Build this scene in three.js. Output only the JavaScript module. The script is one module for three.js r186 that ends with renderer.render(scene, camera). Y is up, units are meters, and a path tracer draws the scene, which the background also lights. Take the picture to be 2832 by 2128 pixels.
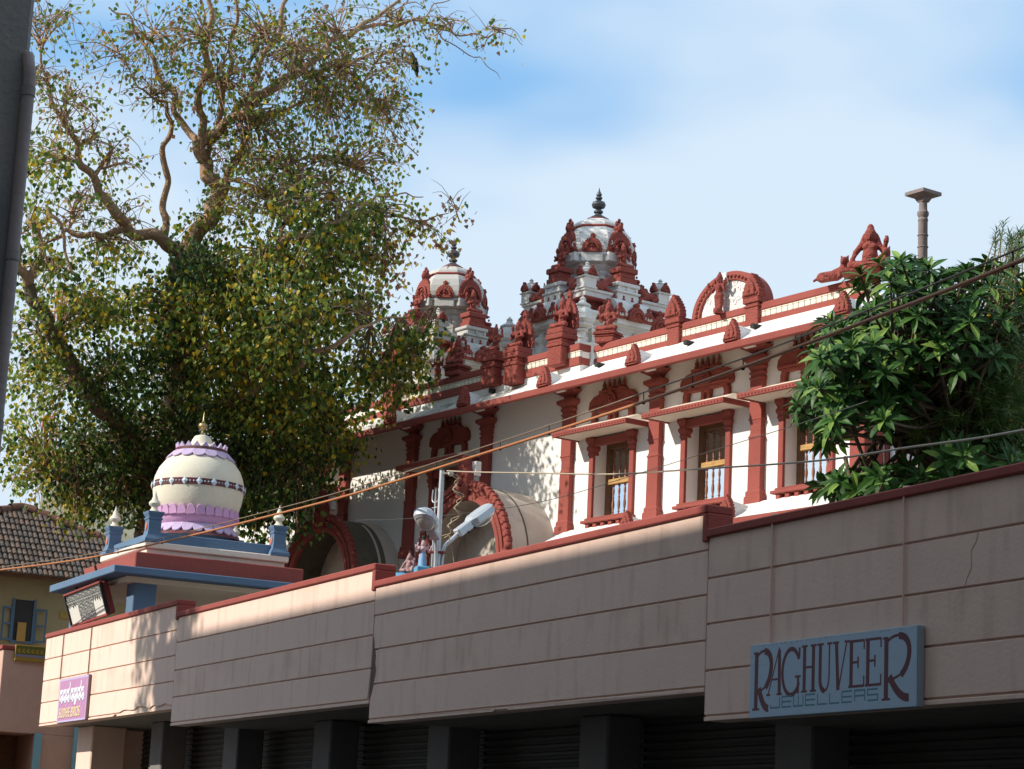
import * as THREE from 'three';
import { mergeGeometries, toCreasedNormals } from 'three/addons/utils/BufferGeometryUtils.js';
import { MarchingCubes } from 'three/addons/objects/MarchingCubes.js';

const scene = new THREE.Scene();
const V3 = (x, y, z) => new THREE.Vector3(x, y, z);
/* ---------- camera ---------- */
const FPX = 6298, CX = 1416, CY = 1064;                       // focal length and centre in photo pixels
const camera = new THREE.PerspectiveCamera(2 * Math.atan(1064 / FPX) * 180 / Math.PI, 1024 / 769, 0.1, 3000);
camera.position.set(0, 1.6, 0);
camera.rotation.set(0.21197, 0, 0.04759, 'XYZ');
camera.updateMatrixWorld(true);
scene.add(camera);

/* ---------- random, noise ---------- */
let seed = 1234567;
const rnd = () => { seed = (seed * 1664525 + 1013904223) >>> 0; return seed / 4294967296; };
const rr = (a, b) => a + (b - a) * rnd();
const clamp = (x, a = 0, b = 1) => Math.max(a, Math.min(b, x));
const lerp = (a, b, t) => a + (b - a) * t;
const sst = (a, b, x) => { const t = clamp((x - a) / (b - a)); return t * t * (3 - 2 * t); };
const hash = (x, y, z) => { let h = (x * 374761393 + y * 668265263 + z * 2147483647) | 0; h = (h ^ (h >>> 13)) * 1274126177 | 0; return ((h ^ (h >>> 16)) >>> 0) / 4294967296; };
function vnoise(x, y, px, py, s) {                              // periodic value noise
  const x0 = Math.floor(x), y0 = Math.floor(y), fx = x - x0, fy = y - y0, u = fx * fx * (3 - 2 * fx), v = fy * fy * (3 - 2 * fy);
  const m = (a, p) => ((a % p) + p) % p, h = (i, j) => hash(m(i, px), m(j, py), s);
  return lerp(lerp(h(x0, y0), h(x0 + 1, y0), u), lerp(h(x0, y0 + 1), h(x0 + 1, y0 + 1), u), v);
}
function fbm(u, v, fx, fy, oct, s) { let a = 0, w = .5, n = 0; for (let i = 0; i < oct; i++) { a += w * vnoise(u * fx, v * fy, fx, fy, s + i); n += w; w *= .5; fx *= 2; fy *= 2; } return a / n; }
function n3(x, y, z, s) {                                       // 3-D value noise for the sky
  const i = Math.floor(x), j = Math.floor(y), k = Math.floor(z), f = t => t * t * (3 - 2 * t), a = f(x - i), b = f(y - j), c = f(z - k);
  const h = (p, q, r) => hash(i + p, j + q, (k + r) * 31 + s);
  return lerp(lerp(lerp(h(0, 0, 0), h(1, 0, 0), a), lerp(h(0, 1, 0), h(1, 1, 0), a), b), lerp(lerp(h(0, 0, 1), h(1, 0, 1), a), lerp(h(0, 1, 1), h(1, 1, 1), a), b), c);
}

/* ---------- sky ---------- */
{
  const W = 1024, H = 512, data = new Float32Array(W * H * 4);
  for (let j = 0; j < H; j++) for (let i = 0; i < W; i++) {
    const el = (j + .5) / H * Math.PI - Math.PI / 2, az = ((i + .5) / W - .5) * 2 * Math.PI;   // row 0 is the bottom
    const y = Math.sin(el), x = Math.cos(el) * Math.cos(az), z = Math.cos(el) * Math.sin(az), e = Math.max(y, 0);
    const k = clamp(Math.pow(e, .5) * 1.5);
    let r = lerp(.66, .165, k), g = lerp(.82, .45, k), b = lerp(.95, .84, k);
    let c = 0, w = .55, q = 1; const ee = e + .22;
    for (let o = 0; o < 6; o++) { c += w * n3(x / ee * 2.1 * q + 3.7 + z * 1.4 * q, 7.7 * o, z / ee * 2.6 * q + 9.1 + y * q * 3, 5 + o); w *= .5; q *= 2.03; } c += .10 * (n3(x / ee * 16 + 3, y * 30, z / ee * 22, 77) - .5) + .10 * (n3(x / ee * 5 + 1, 4, z / ee * 9, 78) - .5);
    const cl = clamp(sst(.26, .56, c) * .9 + .3 * (1 - k));
    r = lerp(r, .67, cl); g = lerp(g, .80, cl); b = lerp(b, .925, cl);
    if (y < 0) { const t = clamp(-y * 8); r = lerp(r, .22, t); g = lerp(g, .2, t); b = lerp(b, .18, t); }
    data.set([r, g, b, 1], (j * W + i) * 4);
  }
  const t = new THREE.DataTexture(data, W, H, THREE.RGBAFormat, THREE.FloatType);
  t.mapping = THREE.EquirectangularReflectionMapping; t.magFilter = t.minFilter = THREE.LinearFilter; t.wrapS = THREE.RepeatWrapping; t.needsUpdate = true;
  scene.background = t; scene.environment = t; scene.environmentIntensity = 1;
}
/* ---------- sun ---------- */
const SUN = V3(-.8175, .537, .211).normalize();
const sun = new THREE.DirectionalLight(new THREE.Color(1, .93, .82), 5);
sun.position.copy(SUN).multiplyScalar(90).add(V3(-2, 5, -32)); sun.target.position.set(-2, 5, -32);
sun.castShadow = true; sun.shadow.mapSize.set(4096, 4096);
Object.assign(sun.shadow.camera, { left: -50, right: 50, top: 45, bottom: -45, near: 1, far: 220 });
scene.add(sun, sun.target);
const renderer = new THREE.WebGLRenderer({ antialias: true });
renderer.toneMapping = THREE.LinearToneMapping;
renderer.toneMappingExposure = 1.06;
renderer.shadowMap.enabled = true;

/* ---------- frames: the street front of the shops (S) and the temple front (T) ---------- */
const YS = .4579, YT = .61366;
const frame = (yaw, p0) => ({ yaw, p0, d: V3(Math.sin(yaw), 0, Math.cos(yaw)), n: V3(-Math.cos(yaw), 0, Math.sin(yaw)), rot: yaw - Math.PI / 2 });
const FS = frame(YS, V3(3.636, 0, -15.799)), FT = frame(YT, V3(2.3037, 0, -36.6054));
const at = (F, u, v, o) => F.p0.clone().addScaledVector(F.d, u).addScaledVector(F.n, o).setY(v);
const ray = (x, y) => V3((x - CX) / FPX, -(y - CY) / FPX, -1).applyEuler(camera.rotation);
const pix = (x, y, D) => ray(x, y).multiplyScalar(D).add(camera.position);          // D metres along the view axis
const groundY = (x, z) => { const u = (x - FS.p0.x) * FS.d.x + (z - FS.p0.z) * FS.d.z; return .8 * sst(6, -27, u); };

/* ---------- textures and materials ---------- */
function tex(w, h, fn, srgb = true) {
  const d = new Uint8Array(w * h * 4);
  for (let j = 0; j < h; j++) for (let i = 0; i < w; i++) { const c = fn(i / w, j / h), k = (j * w + i) * 4; d[k] = clamp(c[0]) * 255; d[k + 1] = clamp(c[1]) * 255; d[k + 2] = clamp(c[2]) * 255; d[k + 3] = 255; }
  const t = new THREE.DataTexture(d, w, h); t.wrapS = t.wrapT = THREE.RepeatWrapping; t.magFilter = THREE.LinearFilter; t.minFilter = THREE.LinearMipmapLinearFilter; t.generateMipmaps = true;
  if (srgb) t.colorSpace = THREE.SRGBColorSpace; t.needsUpdate = true; return t;
}
const rep = (t, sx, sy = sx) => { t.repeat.set(1 / sx, 1 / sy); return t; };        // metres per tile, uv are metres
const l2s = c => c <= .0031308 ? c * 12.92 : 1.055 * Math.pow(c, 1 / 2.4) - .055;
const sc = (c, k = 1) => c.map(v => l2s(clamp(v * k)));
const mixc = (a, b, t) => a.map((v, i) => lerp(v, b[i], t));
const fine = rep(tex(256, 256, (u, v) => { const a = fbm(u, v, 16, 16, 4, 3); return [a, a, a]; }, false), .35);
const lumpy = rep(tex(256, 256, (u, v) => { const a = fbm(u, v, 9, 9, 3, 13); return [a, a, a]; }, false), .22);
function plaster(base, { size = 3, grime = [.25, .22, .18], amt = .35, streak = 0, spots = 0, bump = .003, rough = .9, var: va = .12, seed: s = 1, bmap = fine } = {}) {
  const t = rep(tex(512, 512, (u, v) => {
    const a = fbm(u, v, 4, 4, 5, s), b = fbm(u, v, 40, 5, 3, s + 20), c = fbm(u, v, 24, 24, 3, s + 40);
    let col = base.map(x => x * (1 + va * (a - .5) * 2 + va * .7 * (c - .5)));
    const g = sst(.52, .8, a * .75 + c * .25) * amt + streak * sst(.5, .82, b * .7 + a * .3) + spots * sst(.78, .86, fbm(u, v, 30, 30, 2, s + 60));
    return sc(mixc(col, grime, clamp(g)));
  }), size);
  return new THREE.MeshStandardMaterial({ map: t, roughness: rough, bumpMap: bmap, bumpScale: bump });
}
const M = {};
M.white = plaster([.80, .765, .735], { amt: .12, grime: [.45, .41, .37], size: 4, var: .04 });
M.cream = plaster([.76, .69, .57], { amt: .2, size: 3, seed: 3, grime: [.4, .34, .26], var: .06 });
M.red = plaster([.285, .062, .046], { amt: .3, size: 1.6, seed: 5, grime: [.17, .05, .04], var: .2, rough: .85 });
M.carved = plaster([.27, .058, .042], { amt: .35, size: .9, seed: 7, grime: [.13, .04, .032], var: .28, rough: .9, bump: .02, bmap: lumpy });
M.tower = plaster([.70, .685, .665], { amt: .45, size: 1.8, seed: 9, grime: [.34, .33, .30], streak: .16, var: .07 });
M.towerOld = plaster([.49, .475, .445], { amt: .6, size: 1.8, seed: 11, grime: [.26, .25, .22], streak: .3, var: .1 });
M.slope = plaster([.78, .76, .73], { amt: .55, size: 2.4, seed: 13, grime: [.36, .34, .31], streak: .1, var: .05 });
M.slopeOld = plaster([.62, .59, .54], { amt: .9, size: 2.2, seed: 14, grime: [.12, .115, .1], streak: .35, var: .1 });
M.vault = plaster([.60, .52, .44], { amt: .5, size: 2.5, seed: 15, grime: [.27, .21, .16], streak: .3, var: .1 });
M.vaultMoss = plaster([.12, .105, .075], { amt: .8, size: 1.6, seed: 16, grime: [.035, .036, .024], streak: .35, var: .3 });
M.soffit = plaster([.72, .63, .50], { amt: .15, size: 3, seed: 17, grime: [.45, .37, .27], var: .05 });
M.finial = new THREE.MeshStandardMaterial({ color: new THREE.Color(.1, .1, .11), roughness: .5, metalness: .5 });
M.brass = new THREE.MeshStandardMaterial({ color: new THREE.Color(.35, .27, .13), roughness: .4, metalness: .8 });
M.dark = new THREE.MeshStandardMaterial({ color: new THREE.Color(.03, .027, .025), roughness: .9 });
M.concrete = plaster([.20, .185, .17], { amt: .4, size: 1, seed: 19, grime: [.07, .06, .05], var: .3, bump: .01 });
M.steel = new THREE.MeshStandardMaterial({ color: new THREE.Color(.52, .55, .58), roughness: .38, metalness: .7 });
M.steelPaint = new THREE.MeshStandardMaterial({ color: new THREE.Color(.55, .58, .62), roughness: .35, metalness: .35 });
const wood = (c, s) => { const t = rep(tex(256, 256, (u, v) => { const a = fbm(u, v, 3, 40, 3, s), b = fbm(u, v, 6, 6, 3, s + 9); return sc(c.map(x => x * (.55 + .6 * a + .35 * b))); }), .5); return new THREE.MeshStandardMaterial({ map: t, roughness: .55, bumpMap: t, bumpScale: .001 }); };
M.wood = wood([.16, .075, .03], 31); M.woodPale = wood([.42, .24, .075], 33); M.spindle = wood([.27, .10, .05], 35);
M.fascia = plaster([.79, .57, .47], { amt: .30, size: 4.2, seed: 21, grime: [.46, .31, .235], streak: .32, spots: .08, var: .06, bump: .0016 });
M.fascia2 = plaster([.80, .58, .48], { amt: .28, size: 3.7, seed: 22, grime: [.44, .32, .25], streak: .3, spots: .06, var: .06, bump: .0016 });
M.coping = plaster([.29, .062, .048], { amt: .3, size: 1.5, seed: 23, grime: [.16, .05, .04], var: .18 });
M.pink = plaster([.56, .36, .28], { amt: .3, size: 3, seed: 25, grime: [.3, .2, .16], var: .1, streak: .15 });

/* ---------- geometry helpers (all non-indexed: position, normal) ---------- */
const clean = g => { if (g.index) g = g.toNonIndexed(); for (const k of Object.keys(g.attributes)) if (k !== 'position' && k !== 'normal') g.deleteAttribute(k); if (!g.attributes.normal) g.computeVertexNormals(); g.morphAttributes = {}; return g; };
const flat = g => { g = g.index ? g.toNonIndexed() : g; g.computeVertexNormals(); return clean(g); };
const crease = (g, a = .7) => clean(toCreasedNormals(g.index ? g.toNonIndexed() : g, a));
const merge = (...gs) => mergeGeometries(gs.flat(9).map(clean), false);
const mv = (g, x = 0, y = 0, z = 0) => g.translate(x, y, z);
function box(x0, x1, y0, y1, z0, z1, b = 0) {
  if (b <= 0) { const g = new THREE.BoxGeometry(x1 - x0, y1 - y0, z1 - z0); return clean(g.translate((x0 + x1) / 2, (y0 + y1) / 2, (z0 + z1) / 2)); }
  const P = [], c = [(x0 + x1) / 2, (y0 + y1) / 2, (z0 + z1) / 2], h = [(x1 - x0) / 2, (y1 - y0) / 2, (z1 - z0) / 2];
  const vtx = (s, ax) => s.map((q, i) => c[i] + q * (h[i] - (i === ax ? 0 : b)));
  const tri = (a, q, r) => { const m = [0, 1, 2].map(i => (a[i] + q[i] + r[i]) / 3 - c[i]); const n = [(q[1] - a[1]) * (r[2] - a[2]) - (q[2] - a[2]) * (r[1] - a[1]), (q[2] - a[2]) * (r[0] - a[0]) - (q[0] - a[0]) * (r[2] - a[2]), (q[0] - a[0]) * (r[1] - a[1]) - (q[1] - a[1]) * (r[0] - a[0])]; n[0] * m[0] / h[0] + n[1] * m[1] / h[1] + n[2] * m[2] / h[2] > 0 ? P.push(...a, ...q, ...r) : P.push(...a, ...r, ...q); };
  const quad = (a, q, r, s) => { tri(a, q, r); tri(a, r, s); };
  for (let ax = 0; ax < 3; ax++) { const p = (ax + 1) % 3, q = (ax + 2) % 3; for (const s of [-1, 1]) { const k = (i, j) => { const v = [0, 0, 0]; v[ax] = s; v[p] = i; v[q] = j; return vtx(v, ax); }; quad(k(-1, -1), k(1, -1), k(1, 1), k(-1, 1)); }
    for (const i of [-1, 1]) for (const j of [-1, 1]) { const k = (t, w) => { const v = [0, 0, 0]; v[ax] = t; v[p] = i; v[q] = j; return vtx(v, w); }; quad(k(-1, p), k(1, p), k(1, q), k(-1, q)); } }
  for (const i of [-1, 1]) for (const j of [-1, 1]) for (const k of [-1, 1]) tri(vtx([i, j, k], 0), vtx([i, j, k], 1), vtx([i, j, k], 2));
  const g = new THREE.BufferGeometry(); g.setAttribute('position', new THREE.Float32BufferAttribute(P, 3)); g.computeVertexNormals(); return g;
}
const shape = pts => new THREE.Shape(pts.map(p => new THREE.Vector2(p[0], p[1])));
function slab(pts, d, bevel = 0, holes = []) {                    // outline in x,y; z from 0 to d
  const s = shape(pts); for (const h of holes) s.holes.push(new THREE.Path(h.map(p => new THREE.Vector2(p[0], p[1]))));
  const g = new THREE.ExtrudeGeometry(s, { depth: d - bevel, bevelEnabled: bevel > 0, bevelThickness: bevel, bevelSize: bevel, bevelOffset: -bevel, bevelSegments: 1, curveSegments: 6 });
  return crease(g, .5);
}
const mould = (prof, x0, x1) => { const g = new THREE.ExtrudeGeometry(shape(prof), { depth: x1 - x0, bevelEnabled: false }); g.rotateY(-Math.PI / 2); return flat(g.translate(x1, 0, 0)); };   // profile [z,y] run along x
const lathe = (prof, n = 20, cr = .6) => crease(new THREE.LatheGeometry(prof.map(p => new THREE.Vector2(Math.max(p[0], .0001), p[1])), n), cr);
const sq = prof => flat(new THREE.LatheGeometry(prof.map(p => new THREE.Vector2(Math.max(p[0], .0001) * Math.SQRT2, p[1])), 4).rotateY(Math.PI / 4));
const oct = prof => flat(new THREE.LatheGeometry(prof.map(p => new THREE.Vector2(Math.max(p[0], .0001) / Math.cos(Math.PI / 8), p[1])), 8).rotateY(Math.PI / 8));
const ball = (r, x, y, z, sy = 1, n = 10) => clean(new THREE.SphereGeometry(r, n, Math.max(6, n * .7 | 0)).scale(1, sy, 1).translate(x, y, z));
function tube(pts, rads, seg = 7, cap = true) {                   // tapered tube through points
  const n = pts.length, P = [], N = [], idx = []; let up = V3(0, 1, 0);
  for (let i = 0; i < n; i++) {
    const t = pts[Math.min(i + 1, n - 1)].clone().sub(pts[Math.max(i - 1, 0)]).normalize();
    if (Math.abs(t.dot(up)) > .95) up = V3(1, 0, .3).normalize();
    const s = t.clone().cross(up).normalize(), q = s.clone().cross(t).normalize(); up = q.clone();
    const r = Array.isArray(rads) ? rads[i] : rads;
    for (let k = 0; k < seg; k++) { const a = k / seg * 2 * Math.PI, d = s.clone().multiplyScalar(Math.cos(a)).addScaledVector(q, Math.sin(a)); N.push(d.x, d.y, d.z); P.push(pts[i].x + d.x * r, pts[i].y + d.y * r, pts[i].z + d.z * r); }
  }
  for (let i = 0; i < n - 1; i++) for (let k = 0; k < seg; k++) { const a = i * seg + k, b = i * seg + (k + 1) % seg; idx.push(a, a + seg, b, b, a + seg, b + seg); }
  if (cap) { for (let k = 1; k < seg - 1; k++) { idx.push(0, k + 1, k); const o = (n - 1) * seg; idx.push(o, o + k, o + k + 1); } }
  const g = new THREE.BufferGeometry(); g.setAttribute('position', new THREE.Float32BufferAttribute(P, 3)); g.setAttribute('normal', new THREE.Float32BufferAttribute(N, 3)); g.setIndex(idx); return clean(g);
}
const curve = (pts, n) => new THREE.CatmullRomCurve3(pts, false, 'centripetal').getPoints(n);
function uvm(g) {                                                 // uv in metres from the main direction of each face
  if (g.attributes.uv) return g;
  const p = g.attributes.position, n = g.attributes.normal, uv = new Float32Array(p.count * 2);
  for (let i = 0; i < p.count; i += 3) {
    const a = [0, 0, 0]; for (let k = 0; k < 3; k++) { a[0] += n.getX(i + k); a[1] += n.getY(i + k); a[2] += n.getZ(i + k); }
    const b = a.map(Math.abs), m = b[1] > b[0] && b[1] > b[2] ? 1 : b[0] > b[2] ? 0 : 2;
    for (let k = 0; k < 3; k++) { const q = i + k; uv[q * 2] = m === 0 ? p.getZ(q) + 7.3 : p.getX(q); uv[q * 2 + 1] = m === 1 ? p.getZ(q) + 3.1 : p.getY(q); }
  }
  g.setAttribute('uv', new THREE.BufferAttribute(uv, 2)); return g;
}
/* ---------- things and parts ---------- */
const used = {};
const numbered = n => { used[n] = (used[n] || 0) + 1; return used[n] === 1 ? n : n + '_' + String(used[n] - 1).padStart(3, '0'); };
function shadow(o) { o.traverse(m => { if (m.isMesh) { m.castShadow = true; m.receiveShadow = true; } }); return o; }
function part(name, geo, mat, parent, pos, rot) {
  const m = new THREE.Mesh(uvm(Array.isArray(geo) ? merge(geo) : geo), mat); m.name = name; m.castShadow = m.receiveShadow = true;
  if (pos) m.position.set(...pos); if (rot) m.rotation.set(...rot); parent.add(m); return m;
}
function tag(o, label, category, group, kind) { if (label) o.userData.label = label; if (category) o.userData.category = category; if (group) o.userData.group = group; if (kind) o.userData.kind = kind; return o; }
function thing(name, label, category, pos, rotY = 0, group) { const g = new THREE.Group(); g.name = numbered(name); tag(g, label, category, group); g.position.copy(pos); g.rotation.y = rotY; scene.add(g); return g; }
const inF = (F, name, label, cat, u, v, o, group, turn = 0) => thing(name, label, cat, at(F, u, v, o), F.rot + turn, group);
function struct(name, geo, mat) { const m = new THREE.Mesh(uvm(geo), mat); m.name = numbered(name); m.castShadow = m.receiveShadow = true; m.userData.kind = 'structure'; scene.add(m); return m; }
function copyOf(o, label, pos, rotY, group) { const c = o.clone(); c.userData = { ...o.userData }; c.name = numbered(o.userData.base || o.name.replace(/_\d{3}$/, '')); if (label) c.userData.label = label; if (group) c.userData.group = group; if (pos) c.position.copy(pos); if (rotY !== undefined) c.rotation.y = rotY; scene.add(c); return c; }
/* ================= ground and road ================= */
{
  const n = 90, P = [], I = [];
  const f = t => 1300 * t * t * t * t * t + 75 * t;
  for (let j = 0; j <= n; j++) for (let i = 0; i <= n; i++) { const x = f(i / n * 2 - 1), z = f(j / n * 2 - 1) - 22; P.push(x, groundY(x, z) - .012, z); }
  for (let j = 0; j < n; j++) for (let i = 0; i < n; i++) { const a = j * (n + 1) + i; I.push(a, a + n + 1, a + 1, a + 1, a + n + 1, a + n + 2); }
  const g = new THREE.BufferGeometry(); g.setAttribute('position', new THREE.Float32BufferAttribute(P, 3)); g.setIndex(I); g.computeVertexNormals();
  struct('ground', clean(g), plaster([.20, .16, .12], { size: 6, seed: 71, amt: .4, grime: [.1, .08, .06], var: .2 }));
  const R = [], J = [], m = 60;
  for (let j = 0; j <= m; j++) for (let i = 0; i <= 12; i++) { const p = at(FS, lerp(-70, 40, j / m), 0, lerp(1.2, 13.4, i / 12)); R.push(p.x, groundY(p.x, p.z) + .03, p.z); }
  for (let j = 0; j < m; j++) for (let i = 0; i < 12; i++) { const a = j * 13 + i; J.push(a, a + 1, a + 13, a + 1, a + 14, a + 13); }
  const r = new THREE.BufferGeometry(); r.setAttribute('position', new THREE.Float32BufferAttribute(R, 3)); r.setIndex(J); r.computeVertexNormals();
  struct('road', clean(r), plaster([.06, .058, .056], { size: 4, seed: 73, amt: .3, grime: [.1, .095, .085], var: .25, bump: .01 }));
}
/* ================= row of shops ================= */
const shops = inF(FS, 'shop_row', 'long low row of shops with stepped pinkish beige fascia and dark red coping', 'shops', 0, 0, 0);
{
  const segs = [
    { a: -4.22, b: 9, t: 4.535, g: [4.18, 3.785, 3.385, 3.0], bot: 2.955 },
    { a: -11.52, b: -4.22, t: 4.755, g: [4.43, 4.04, 3.645, 3.25], bot: 3.205 },
    { a: -18.62, b: -11.52, t: 4.965, g: [4.605, 4.21, 3.83, 3.475], bot: 3.43 },
    { a: -25.62, b: -18.62, t: 5.15, g: [4.79, 4.425, 4.06, 3.71], bot: 3.67 }];
  const jag = (a, b, n, amp, s) => Array.from({ length: n + 1 }, (_, i) => [lerp(a, b, i / n), amp * (hash(i, s, 5) - .2)]);
  segs.forEach((S, k) => {
    part('backing_wall', box(S.a + .003, S.b - .003, S.bot + .004, S.t, -.22, -.022), M.fascia, shops);
    if (k === 1) part('exposed_masonry', box(S.a - .04, S.a + .13, 3.4, 4.2, -.021, -.017), plaster([.17, .115, .08], { size: .4, seed: 29, var: .5, amt: .5, grime: [.05, .04, .03], bump: .01 }), shops);
    const ys = [S.t, ...S.g, S.bot], gap = .009;
    for (let r = 0; r < 5; r++) {
      const y1 = ys[r] - (r ? gap : 0), y0 = ys[r + 1] + (r < 4 ? gap : 0), z = r === 4 ? .004 : 0;
      const cuts = [[S.a + .006, S.b - .006]];
      if (k === 0 && r === 1) cuts.splice(0, 1, [S.a + .006, -.52], [-.52, S.b - .006]);
      cuts.forEach(([a, b], ci) => {
        let L = [[a, y1], [a, y0]], Rr = [[b, y0], [b, y1]], B = [];
        if (k === 1 && r >= 1 && r <= 3) { L = []; for (let i = 0; i <= 5; i++) { const y = lerp(y1, y0, i / 5), q = (y - 3.45) / (4.2 - 3.45); L.push([a + .015 + .11 * Math.max(0, Math.sin(clamp(q) * 3.1)) * (.6 + .6 * hash(i, r, 9)), y]); } }
        if (k === 2 && r === 3) Rr = [[b - .05, y0], [b - .03, lerp(y0, y1, .4)], [b, y1]];
        if (k === 0 && r === 1) { const e = Array.from({ length: 7 }, (_, i) => [-.52 + .05 * (hash(i, 3, 3) - .5) - .02 * i, lerp(y1, y0, i / 6)]); if (ci === 0) Rr = e.map(p => [p[0] - .008 * (1 - Math.abs(p[1] - 4.0) * 2), p[1]]).reverse(); else L = e; }
        if (k === 3 && r >= 3) B = jag(-21.3, -18.75, 14, r === 4 ? 0 : .0, 4).map(p => [p[0], y0 + (r === 4 ? .045 : .055 * hash(p[0] * 37 | 0, 2, 1))]);
        if (k === 3 && r === 4) Rr = [[-21.4, y0], [-21.3, y1]], B = [];
        if (k === 1 && r === 4) B = [[-8.3, y0], [-8.22, y0 + .03], [-8.1, y0 + .036], [-8.0, y0 + .02], [-7.94, y0]];
        part(r === 4 ? 'bottom_lip' : 'fascia_panel', mv(slab([...L, ...B, ...Rr].map(p => [p[0], p[1]]), .02 + z, .004), 0, 0, -.02), r % 2 ? M.fascia2 : M.fascia, shops);
      });
    }
    part('coping', box(S.a - (k ? 0 : .0), S.b - .0, S.t + .001, S.t + .078, -.25, .03, .012), M.coping, shops);
    if (k) part('coping_end', box(S.b - .075, S.b + .012, segs[k - 1].t - .03, S.t - .001, -.24, .024, .008), M.coping, shops);
    part('roof_slab', box(S.a + .002, S.b - .002, S.bot + .25, S.bot + .42, -3.5, -.225), M.concrete, shops);
    part('soffit', box(S.a + .004, S.b - .004, S.bot + .03, S.bot + .12, -1.8, -.224), M.concrete, shops);
  });
  part('end_wall', box(-25.6, -25.42, .2, 3.9, -3.5, -1.0), M.pink, shops);
  part('back_wall', box(-25.6, 9, .0, 3.2, -3.68, -3.52), M.pink, shops);
  const px = [-24.9, -22.3, -18.86, -15.36, -11.75, -8.0, -4.35, -.8, 2.7, 6.2];
  const rib = []; for (let y = 0; y < 3.2; y += .085) rib.push([.0, y], [.022, y + .022], [.022, y + .05], [0, y + .072]);
  const M2 = new THREE.MeshStandardMaterial({ color: new THREE.Color(.09, .082, .07), roughness: .7, metalness: .2 }), M3 = plaster([.19, .175, .17], { size: 2, seed: 27, var: .2, amt: .3, grime: [.05, .045, .04] });
  px.forEach((u, i) => {
    const b = u < -18.6 ? 3.7 : u < -11.5 ? 3.46 : u < -4.2 ? 3.23 : 2.98, y0 = groundY(at(FS, u, 0, 0).x, at(FS, u, 0, 0).z) - .1;
    part('pillar', box(u - (i ? .3 : .5), u + (i ? .3 : .36), y0, b, i ? -1.4 : -1.2, i ? -1.0 : -.62, .02), i ? M3 : M.fascia, shops);
    if (i < px.length - 1) part('rolling_shutter', mould([[-.03, 0], ...rib.map(p => [p[0], p[1]]), [-.03, 3.2]], u + .002, px[i + 1] - .002)  .translate(0, y0, -1.62), M2, shops);
  });
  for (const [u, y0, y1] of [[-24.5, 4.4, 5.15], [-22.9, 3.7, 5.15], [-3.19, 3.56, 4.53], [-1.38, 3.53, 4.53]]) part('conduit', tube([V3(u, y0, .016), V3(u, y1 + .03, .016), V3(u, y1 + .085, .02), V3(u, y1 + .1, -.1)], .009, 6), u < -20 ? M.wood : M.fascia2, shops);
}
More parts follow.
